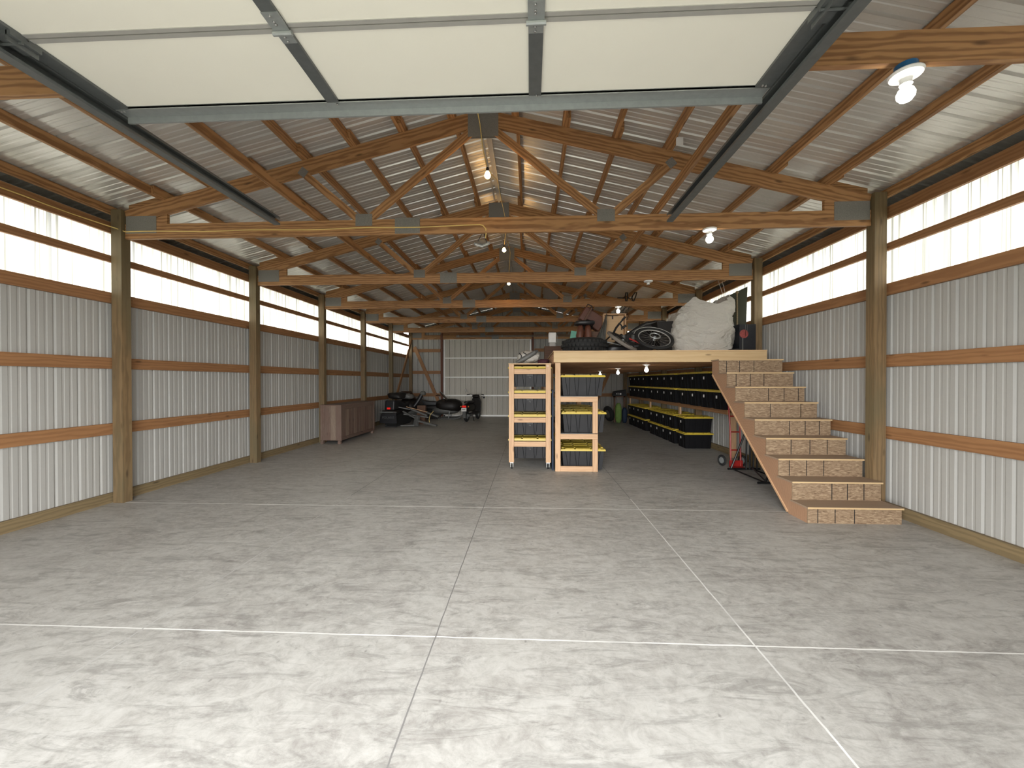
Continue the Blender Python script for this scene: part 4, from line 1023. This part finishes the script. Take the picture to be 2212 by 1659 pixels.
# wooden open box (drawer like) standing upright
t = Thing('wooden_box', 'upright pale wooden box with open front under the loft bulb', 'box', (1.69, 8.1, LZ))
bx0, bx1, bz0, bz1 = 1.47, 1.92, LZ, 2.885
t.part('back_panel', MB().box(bx0, bx1, 8.17, 8.18, bz0, bz1), M['ply'])
for nm, a in (('side', (bx0, bx0+0.02, 8.02, 8.17, bz0, bz1)), ('side', (bx1-0.02, bx1, 8.02, 8.17, bz0, bz1)), ('end', (bx0+0.02, bx1-0.02, 8.02, 8.17, bz1-0.02, bz1)), ('end', (bx0+0.02, bx1-0.02, 8.02, 8.17, bz0, bz0+0.02))):
    t.part(nm, MB().box(*a), M['fresh'])
for (x, z) in ((1.68, bz1-0.06), (bx1-0.055, bz1-0.28)): t.part('bracket', MB().box(x-0.012, x+0.012, 8.15, 8.169, z-0.03, z+0.035).box(x-0.12*(x < 1.8), x+0.10*(x < 1.8)+0.015, 8.155, 8.169, z+0.03, z+0.036), M['black'])
# moulded black body panel and black bin
t = Thing('plastic_fairing', 'long curved black plastic fairing on the loft behind the bicycle', 'fairing', (2.1, 7.75, LZ))
pr = [(1.70, 0.10), (1.72, 0.34), (1.80, 0.42), (1.84, 0.36), (1.95, 0.44), (2.06, 0.52), (2.20, 0.60), (2.45, 0.66), (2.66, 0.66), (2.68, 0.60), (2.60, 0.50), (2.5, 0.16), (2.3, 0.0), (1.8, 0.0)]
t.part('shell_rim', MB().tube([(1.95, 7.69, LZ+0.43), (2.22, 7.69, LZ+0.58), (2.5, 7.69, LZ+0.63), (2.62, 7.69, LZ+0.62)], 0.012, 6), M['grey'], True)
fo = t.part('shell', MB().prism([(x*0.97+0.02, LZ+z) for x, z in pr], 1, 7.70, 7.98), M['dkbody']); bevel(fo, 0.03, 3)
t.part('ribbed_duct', MB().tube([(1.76, 7.62, LZ+0.14), (1.78, 7.62, LZ+0.36)], 0.045, 10).tube([(1.92, 7.62, LZ+0.12), (1.97, 7.62, LZ+0.36)], 0.05, 10), M['grey'], True)
t.part('sticker', MB().box(2.26, 2.36, 7.6985, 7.6995, LZ+0.50, LZ+0.52), M['sticker'])
single('black_bin', MB().hexa([(2.40, 7.34, LZ), (2.58, 7.34, LZ), (2.58, 7.60, LZ), (2.40, 7.60, LZ), (2.30, 7.31, LZ+0.57), (2.61, 7.31, LZ+0.58), (2.61, 7.63, LZ+0.58), (2.30, 7.63, LZ+0.57)]), M['dkbody'],
       'black plastic bin between bicycle wheel and white bag', 'bin', (2.45, 7.25, LZ))
# far left corner of the loft
t = Thing('brown_chest', 'brown wooden chest at far left edge of the loft', 'chest', (0.67, 11.75, LZ))
t.part('body', MB().box(0.42, 0.93, 11.5, 12.0, LZ, 2.515), M['darkwood']); t.part('lid', MB().box(0.415, 0.935, 11.49, 12.01, 2.515, 2.54), M['darkwood'])
t = Thing('sewing_machine_case', 'grey-white machine standing on top of the brown chest', 'machine', (0.67, 11.7, 2.54))
bevel(t.part('cover', MB().box(0.54, 0.76, 11.6, 11.85, 2.65, 2.955), M['alu']), 0.02, 2); t.part('base', MB().box(0.57, 0.735, 11.62, 11.83, 2.54, 2.65), M['seam'])
t.part('hand_lever', MB().tube([(0.77, 11.7, 2.93), (0.80, 11.7, 2.85), (0.80, 11.7, 2.70), (0.76, 11.7, 2.62)], 0.008, 6), M['seam'], True)
# clamps hooked on the third truss, bungee cords, on the chord
yk3 = yk(3)+0.04
t = Thing('bar_clamp', 'black spring clamps hooked over the third truss chord', 'clamp', (2.42, yk3, 3.52))
for x0, x1 in ((2.30, 2.33), (2.46, 2.52)):
    tilt = 0.0 if x0 < 2.4 else 0.06
    t.part('jaw', MB().tube([(x0, yk3-0.02, 3.46), (x0-0.015, yk3-0.03, 3.56), (x0+0.005+tilt, yk3-0.02, 3.66), (x0+0.04+tilt, yk3-0.02, 3.66), (x1+0.012, yk3-0.03, 3.55), (x0+0.03, yk3-0.02, 3.455)], 0.014, 8, close=True), M['rubber'], True)
t.part('bar', MB().tube([(2.33, yk3-0.02, 3.56), (2.41, yk3-0.02, 3.50), (2.47, yk3-0.02, 3.56)], 0.010, 8).tube([(2.10, yk3-0.015, 3.535), (2.30, yk3-0.015, 3.53)], 0.012, 8), M['rubber'], True)
bg_ = MB()
for i in range(9):
    x = 2.08 + 0.035*i; z0 = CHB; y = yk3+0.02
    bg_.tube([(x+0.10, y, z0), (x+0.08*sin(i*2.3), y-0.02, z0-0.13), (x-0.05*sin(i*1.3), y+0.02*sin(i), z0-0.24-0.05*sin(i*1.9)), (x+0.07*sin(i*3.1), y, z0-0.33), (x+0.02, y, z0-0.22)], 0.006, 5)
single('bungee_cords', bg_, M['rubber'], 'tangle of black cords hanging from the third truss chord', 'cords', (2.2, yk3, CHB), None, True)['kind'] = 'stuff'

# bag and cloth on the rolling rack
t = Thing('duffel_bag', 'pale duffel bag with dark band lying on the rolling rack', 'bag', (-0.03, 7.25, 1.84))
t.part('bag_body', MB().lump((-0.04, 7.22, 1.84+0.115), 0.21, 0.22, 0.115, 0.035, 6, 2.2, 36, 22, 0.8), M['bag'], True)
bd = MB()
pts = [(-0.25, 7.02, 1.86), (-0.15, 7.00, 1.90), (-0.03, 7.00, 1.97), (0.08, 7.01, 2.04), (0.13, 7.06, 2.07)]
t.part('dark_band', MB().tube(pts, [0.02, 0.045, 0.045, 0.04, 0.02], 10), M['grey'], True, label='dark grey band')
t.part('strap', MB().tube([(-0.19, 7.03, 2.03), (-0.15, 7.01, 1.98), (-0.16, 6.995, 1.94)], 0.009, 6).tube([(-0.12, 7.03, 2.04), (-0.06, 7.0, 2.00), (-0.02, 6.99, 1.97)], 0.009, 6), M['black'], True)
single('maroon_cloth', MB().lump((0.245, 7.22, 1.84+0.04), 0.10, 0.16, 0.045, 0.03, 7, 4), M['maroon'], 'crumpled maroon cloth beside duffel bag on rolling rack', 'cloth', (0.245, 7.22, 1.84), None, True)

# ------------------------------------------------------------------ under the stairs
t = Thing('hand_truck', 'red two-wheeled hand truck standing under the stairs', 'hand truck', (3.66, 7.2, 0))
for x in (3.57, 3.74): t.part('upright', MB().tube([(x, 7.2, 0.02), (x, 7.22, 0.6), (x, 7.3, 1.2)], 0.014, 8), M['red'], True)
for z in (0.30, 0.62, 0.90, 1.15): t.part('crossbar', MB().tube([(3.57, 7.2+z*0.06, z), (3.74, 7.2+z*0.06, z)], 0.012, 8), M['red'], True)
t.part('toe_plate', MB().box(3.54, 3.77, 7.0, 7.2, 0.004, 0.012).box(3.54, 3.77, 7.19, 7.2, 0.012, 0.12), M['red'])
for x in (3.46, 3.82):
    c = t.part('wheel', MB().torus((x, 7.3, 0.100), 0.082, 0.018, (1, 0.25, 0), 24, 8), M['rubber'], True)
    t.part('hub', MB().lathe((x-0.01, 7.3, 0.100), [(0.055, 0), (0.055, 0.02)], axis=(1, 0.25, 0), n=16), M['galv'], True, parent=c)
t = Thing('tube_stand', 'black tubular steel stand with crossed floor bars under the stairs', 'stand', (3.75, 6.5, 0))
fb = [((3.40, 6.96), (3.95, 6.98)), ((3.38, 6.03), (3.95, 6.05))]
for (a, b) in fb: t.part('foot_bar', MB().tube([(*a, 0.018), (*b, 0.018)], 0.017, 8), M['blackmetal'], True)
t.part('spreader', MB().tube([(3.46, 6.97, 0.025), (3.48, 6.05, 0.025)], 0.012, 8), M['blackmetal'], True)
t.part('spreader', MB().tube([(3.80, 6.97, 0.025), (3.82, 6.05, 0.025)], 0.012, 8), M['blackmetal'], True)
t.part('spreader', MB().tube([(3.80, 6.97, 0.05), (3.50, 6.05, 0.045)], 0.010, 8), M['blackmetal'], True)
t.part('strut', MB().tube([(3.46, 6.97, 0.03), (3.68, 6.96, 0.62), (3.72, 6.9, 0.78)], 0.016, 8), M['blackmetal'], True)
t.part('strut', MB().tube([(3.50, 6.05, 0.03), (3.66, 6.10, 0.28), (3.70, 6.3, 0.45)], 0.016, 8), M['blackmetal'], True)
for x, h in ((3.70, 1.1), (3.76, 1.02), (3.82, 0.95), (3.88, 0.9)): t.part('upright', MB().tube([(x, 6.95, 0.02), (x, 6.92, h)], 0.014, 8), M['blackmetal'], True)
t.part('top_bar', MB().tube([(3.66, 6.93, 0.66), (3.92, 6.93, 0.66)], 0.014, 8), M['blackmetal'], True)

# ------------------------------------------------------------------ far end under the loft
t = Thing('tool_case', 'black tool case with pale marks standing on end of wall shelf', 'case', (3.35, 14.9, 0.98))
single('green_sack', MB().lump((3.22, 14.6, 0.36), 0.11, 0.12, 0.36, 0.02, 6, 3, p=0.7), M['green'], 'upright green sack at the far end of the floor totes', 'sack', (3.22, 14.6, 0), None, True)
t.part('case', MB().hexa([(3.06, 14.75, 0.98), (3.55, 14.75, 0.98), (3.55, 15.05, 0.98), (3.06, 15.05, 0.98), (3.10, 14.80, 1.14), (3.55, 14.80, 1.22), (3.55, 15.0, 1.22), (3.10, 15.0, 1.14)]), M['black'])
t.part('marking', MB().box(3.18, 3.20, 14.745, 14.75, 1.03, 1.08).box(3.23, 3.25, 14.745, 14.75, 1.02, 1.09).box(3.30, 3.36, 14.745, 14.75, 1.02, 1.08), M['sticker'])
t.part('stand_leg', MB().box(3.10, 3.16, 14.8, 14.86, 0, 0.98).box(3.45, 3.51, 14.8, 14.86, 0, 0.98).box(3.1, 3.51, 14.8, 15.0, 0.93, 0.98), M['darkwood'])
single('blue_jug', MB().lump((3.43, 14.55, 0.28), 0.085, 0.10, 0.28, 0.01, 8, 3, p=0.6), M['navy'], 'dark blue container standing right of the green sack', 'container', (3.43, 14.55, 0), None, True)
t = Thing('spare_wheel', 'black wheel leaning by the far end of the floor totes', 'wheel', (2.92, 15.0, 0))
t.part('tyre', MB().torus((2.95, 15.0, 0.30), 0.22, 0.08, (0.9, 0.35, 0.25), 28, 10), M['rubber'], True); t.part('wheel_rim', MB().lathe((2.91, 14.99, 0.29), [(0.15, 0), (0.13, 0.08)], axis=(0.9, 0.35, 0.25), n=20), M['grey'], True)

# ------------------------------------------------------------------ left wall: plank sideboard
t = Thing('plank_sideboard', 'weathered plank sideboard on short feet against left wall', 'sideboard', (-4.86, 10.4, 0))
cx0, cx1, cy0, cy1, cz = -5.115, -4.60, 9.42, 11.50, 0.93
t.part('top', MB().box(cx0-0.005, cx1+0.01, cy0-0.01, cy1+0.01, cz, cz+0.025), M['barn'])
t.part('carcass', MB().box(cx0+0.012, cx1-0.014, cy0+0.012, cy1-0.012, 0.085, cz), M['darkwood'])
wds = [0.13, 0.14, 0.15]; x = cx0+0.0
for i, wd in enumerate((0.115, 0.14, 0.13, 0.13)):
    t.board('end_plank', (x+wd/2, cy0+0.006, 0.09), (x+wd/2, cy0+0.006, cz), wd-0.003, 0.014, M['barnpale' if i == 2 else 'barn'], up=(0,1,0)); x += wd
y = cy0+0.10
t.board('frame_rail', (cx1-0.006, cy0+0.10, cz-0.05), (cx1-0.006, cy1-0.10, cz-0.05), 0.02, 0.095, M['barn'])
t.board('frame_rail', (cx1-0.006, cy0+0.10, 0.125), (cx1-0.006, cy1-0.10, 0.125), 0.02, 0.075, M['barn'])
for yy in (cy0+0.045, cy1-0.045): t.board('stile', (cx1-0.004, yy, 0.085), (cx1-0.004, yy, cz), 0.022, 0.09, M['barn'], up=(0,1,0))
n = 7; dw = (cy1-cy0-0.20)/n
for d in range(3):
    a = cy0+0.10 + d*(cy1-cy0-0.20)/3; b = a + (cy1-cy0-0.20)/3
    dd = t.part('door', MB().box(cx1-0.014, cx1-0.010, a+0.004, b-0.004, 0.165, cz-0.10), M['darkwood'])
    for q in range(4):
        wq = (b-a-0.008)/4; yy = a+0.004+wq*(q+0.5)
        me, mt = boardmesh('plank', (cx1-0.006, yy, 0.166), (cx1-0.006, yy, cz-0.101), 0.008, wq-0.004, (0, 1, 0)); mt.translation -= t.base
        link('plank', me, M['barnpale' if (d*4+q) % 3 == 1 else 'barn'], dd, mt)
for x_, y_ in ((cx0+0.035, cy0+0.04), (cx1-0.05, cy0+0.04), (cx0+0.035, cy1-0.04), (cx1-0.05, cy1-0.04)):
    t.part('foot', MB().box(x_-0.035, x_+0.035, y_-0.035, y_+0.035, 0, 0.085), M['barn'])

# ------------------------------------------------------------------ far left: snowmobiles, seat, parts, scooter
def snowmobile(pos, rz, lab, flap=True):
    t = Thing('snowmobile', lab, 'snowmobile', pos, None, rz); B = Vector(pos)
    P = lambda name, mb, mat, sm=True, **k: t.part(name, MB().add([v + B for v in mb.v], mb.f), M[mat], sm, **k)
    # local: +x forward, length 2.7
    tr = [(-1.25, 0.30), (-1.10, 0.06), (0.25, 0.02), (0.55, 0.28), (0.2, 0.42), (-1.0, 0.42)]
    P('track', MB().prism([(x, z) for x, z in tr], 1, -0.19, 0.19), 'rubber', False)
    lg = MB()
    for i in range(16): x = -1.10 + i*0.085; lg.box(x, x+0.02, -0.19, 0.19, 0.0, 0.045)
    P('track_lug', lg, 'rubber', False)
    bd = bevel(P('tunnel', MB().box(-1.25, 0.3, -0.24, 0.24, 0.42, 0.56), 'dkbody', False), 0.03, 2)
    st_ = bevel(P('seat', MB().prism([(-1.2, 0.56), (0.25, 0.56), (0.30, 0.74), (-0.2, 0.76), (-0.6, 0.86), (-1.15, 0.90)], 1, -0.17, 0.17), 'black', False), 0.05, 3)
    P('hood', MB().lump((0.78, 0, 0.56), 0.62, 0.45, 0.30, 0.02, 2, 1, 32, 20, 0.8), 'dkbody')
    P('belly_pan', MB().lump((0.62, 0, 0.36), 0.62, 0.40, 0.16, 0.01, 2, 1, 28, 12, 0.7), 'grey')
    ws = MB(); vs = []; fs = []
    for i in range(9):
        a = -1.1 + 2.2*i/8
        for j in range(6):
            u = j/5; vs.append((0.62 - 0.30*u + 0.16*cos(a)*(1-u*0.5), sin(a)*0.33*(1-0.35*u), 0.80 + 0.36*u))
    for i in range(8):
        for j in range(5): fs.append((i*6+j, (i+1)*6+j, (i+1)*6+j+1, i*6+j+1))
    ws.add(vs, fs); o = P('windshield', ws, 'smoke'); sd = o.modifiers.new('t', 'SOLIDIFY'); sd.thickness = 0.008
    P('handlebar', MB().tube([(0.22, -0.34, 1.0), (0.30, -0.15, 1.02), (0.34, 0, 0.98), (0.30, 0.15, 1.02), (0.22, 0.34, 1.0)], 0.014, 8), 'blackmetal')
    P('tail_light', MB().box(-1.27, -1.24, -0.05, 0.05, 0.60, 0.66), 'tail', False, label='red tail light')
    P('rear_bumper', MB().tube([(-1.2, -0.24, 0.50), (-1.42, -0.22, 0.52), (-1.42, 0.22, 0.52), (-1.2, 0.24, 0.50)], 0.014, 8), 'galv')
    if flap:
        fl = P('snow_flap', MB().hexa([(-1.30, -0.30, 0.14), (-1.29, -0.30, 0.14), (-1.29, 0.30, 0.14), (-1.30, 0.30, 0.14), (-1.27, -0.26, 0.46), (-1.26, -0.26, 0.46), (-1.26, 0.26, 0.46), (-1.27, 0.26, 0.46)]), 'black', False)
        me = text_mesh('POLARIS', 0.11); l_ = link('lettering', me, M['toteink'], fl); l_.location = Vector((-1.296, 0, 0.33)); l_.rotation_euler = (radians(90), 0, radians(-90))
    for y in (-0.46, 0.46):
        P('ski', MB().tube([(1.45, y, 0.20), (1.30, y, 0.07), (1.05, y, 0.025), (0.35, y, 0.025)], [0.02, 0.035, 0.04, 0.03], 8), 'grey')
        P('strut', MB().tube([(0.85, y*0.75, 0.42), (0.80, y, 0.05)], 0.022, 8), 'galv')
    return t
snowmobile((-4.60, 14.1, 0), radians(87), 'dark snowmobile with red tail light parked facing the back wall')
sm2 = snowmobile((-3.98, 15.95, 0), radians(4), 'dark snowmobile with brown windshield parked sideways by back wall', False)
sm2.o.scale = (0.88, 0.88, 0.95)
t = Thing('body_panel_pile', 'dark plastic body panels piled on the left snowmobile seat', 'panels', (-4.62, 13.75, 0.90))
t.part('panel', MB().lump((-4.66, 13.7, 1.02), 0.28, 0.35, 0.12, 0.06, 4, 2), M['dkbody'], True)
t.part('panel', MB().lump((-4.45, 13.95, 0.98), 0.30, 0.25, 0.09, 0.05, 5, 7), M['grey'], True)
t = Thing('boot', 'dark upright winter boots leaning on the snowmobile parts', 'boots', (-3.95, 14.2, 0.3))
t.part('shaft', MB().tube([(-4.15, 13.95, 0.62), (-4.02, 14.0, 0.80), (-3.90, 14.05, 1.03)], [0.06, 0.07, 0.075], 12), M['black'], True)
t.part('toe', MB().lump((-3.86, 14.08, 1.10), 0.09, 0.08, 0.08, 0.02, 8, 3), M['tarp'], True)
single('cardboard_box', MB().hexa([(-4.05, 13.9, 0), (-3.75, 13.9, 0), (-3.75, 14.2, 0), (-4.05, 14.2, 0), (-4.02, 13.92, 0.66), (-3.72, 13.92, 0.66), (-3.76, 14.18, 0.66), (-4.0, 14.18, 0.66)]), M['darkwood'], 'brown cardboard box among the snowmobile parts', 'box', (-3.9, 14.05, 0))
t = Thing('plastic_ski_parts', 'grey plastic skis and rails dumped on the floor before snowmobiles', 'parts', (-4.0, 13.5, 0))
def rail(a, b, w, h, mat='grey'):
    me, mt = boardmesh('rail', a, b, w, h); mt.translation -= t.base; bevel(link('rail', me, M[mat], t.o, mt), 0.012, 2)
rail((-4.35, 13.35, 0.50), (-3.45, 13.15, 0.06), 0.07, 0.05); rail((-4.55, 13.3, 0.66), (-4.1, 13.4, 0.56), 0.12, 0.04)
rail((-4.15, 13.5, 0.58), (-3.55, 13.5, 0.34), 0.09, 0.06); rail((-3.75, 13.1, 0.20), (-3.10, 13.0, 0.05), 0.12, 0.06)
rail((-4.35, 13.1, 0.035), (-3.75, 13.15, 0.05), 0.10, 0.05); rail((-3.85, 13.12, 0.02), (-3.80, 13.2, 0.36), 0.16, 0.10)
rail((-3.60, 13.55, 0.46), (-3.15, 13.5, 0.30), 0.14, 0.05); rail((-4.35, 13.4, 0.40), (-3.5, 13.5, 0.28), 0.05, 0.05)
single('yellow_hose', MB().tube([(-3.32, 13.45, 0.50), (-3.42, 13.40, 0.38), (-3.45, 13.36, 0.22), (-3.42, 13.33, 0.08)], 0.010, 6), M['cord'], 'short yellow hose loop over the dumped ski parts', 'hose', (-3.4, 13.4, 0.1), None, True)
single('broom_handle', MB().tube([(-4.2, 13.25, 0.66), (-3.5, 13.3, 0.48)], 0.012, 6), M['fresh'], 'thin pale stick lying across the snowmobile parts', 'stick', (-3.9, 13.3, 0.5), None, True)

# scooter, seen from behind
S0 = Vector((-2.40, 14.75, 0)); ang = radians(-14)
t = Thing('scooter', 'black motor scooter on its stand near the sliding door', 'scooter', S0, None, ang)
def P(name, mb, mat, sm=True, **k): return t.part(name, MB().add([v + S0 for v in mb.v], mb.f), M[mat], sm, **k)
for y, nm in ((0.05, 'rear_wheel'), (1.20, 'front_wheel')):
    wq = P(nm, MB().torus((0, y, 0.20), 0.155, 0.05, (1, 0, 0), 28, 10), 'rubber')
    P('wheel_hub', MB().lathe((-0.03, y, 0.20), [(0.10, 0), (0.04, 0.01), (0.04, 0.05), (0.10, 0.06)], axis=(1, 0, 0), n=18), 'galv', parent=wq)
P('rear_body', MB().lump((0, 0.25, 0.52), 0.15, 0.42, 0.16, 0.01, 3, 1, 28, 16, 0.75), 'dkbody')
P('seat', MB().lump((0, 0.30, 0.73), 0.13, 0.36, 0.055, 0.005, 3, 2, 28, 12, 0.7), 'black')
P('footboard', MB().box(-0.13, 0.13, 0.6, 0.98, 0.24, 0.30), 'dkbody', False)
fs_ = P('front_shield', MB().prism([(-0.19, 0.30), (0.19, 0.30), (0.21, 0.70), (0.14, 0.88), (-0.14, 0.88), (-0.21, 0.70)], 1, 0.98, 1.06), 'dkbody', False); bevel(fs_, 0.02, 2)
P('front_fender', MB().lump((0, 1.18, 0.36), 0.09, 0.22, 0.08, 0.0, 3, 1, 24, 12, 0.8), 'dkbody')
P('headset', MB().lump((0, 0.98, 0.93), 0.15, 0.10, 0.07, 0.0, 3, 1, 24, 12, 0.8), 'dkbody')
P('handlebar', MB().tube([(-0.34, 0.92, 0.99), (-0.2, 0.95, 1.01), (0, 0.97, 0.97), (0.2, 0.95, 1.01), (0.34, 0.92, 0.99)], 0.012, 8), 'steel')
for s_ in (-1, 1):
    P('grip', MB().tube([(s_*0.24, 0.93, 1.005), (s_*0.36, 0.91, 0.985)], 0.019, 8), 'rubber')
    P('indicator', MB().lump((s_*0.15, -0.14, 0.58), 0.028, 0.028, 0.028, 0, 3, 1, 12, 8, 1.0), 'amber', label='amber indicator')
P('mirror', MB().lathe((-0.42, 0.93, 1.16), [(0.05, 0), (0.055, 0.012), (0.03, 0.03)], axis=(0, 1, 0), n=16).tube([(-0.38, 0.94, 1.13), (-0.22, 0.95, 1.02)], 0.006, 6), 'seam')
P('mirror', MB().lathe((0.36, 0.93, 0.88), [(0.035, 0), (0.038, 0.01), (0.02, 0.03)], axis=(0, 1, 0), n=16).tube([(0.34, 0.94, 0.89), (0.2, 0.95, 0.97)], 0.006, 6), 'black')
P('luggage_rack', MB().tube([(-0.10, -0.02, 0.76), (-0.10, -0.20, 0.80), (0.10, -0.20, 0.80), (0.10, -0.02, 0.76)], 0.009, 6), 'steel')
P('tail_light', MB().box(-0.07, 0.07, -0.20, -0.17, 0.55, 0.62), 'tail', False, label='red tail light')
pl_ = P('licence_plate', MB().box(-0.10, 0.10, -0.215, -0.21, 0.41, 0.53), 'sticker', False)
mk_ = MB()
for i, x in enumerate((-0.06, -0.035, -0.012, 0.02, 0.045)): mk_.box(x-0.008, x+0.008, -0.2165, -0.2155, 0.455, 0.495)
P('plate_character', mk_, 'black', False, parent=pl_)
P('mud_flap', MB().box(-0.06, 0.06, -0.19, -0.185, 0.16, 0.40), 'grey', False)
P('exhaust', MB().tube([(0.16, -0.18, 0.26), (0.16, 0.15, 0.25), (0.12, 0.35, 0.24)], [0.045, 0.05, 0.03], 12), 'galvd')
P('stand', MB().tube([(0.12, 0.35, 0.2), (0.22, 0.25, 0.01)], 0.012, 6).tube([(-0.12, 0.35, 0.2), (-0.16, 0.25, 0.01)], 0.012, 6), 'blackmetal')
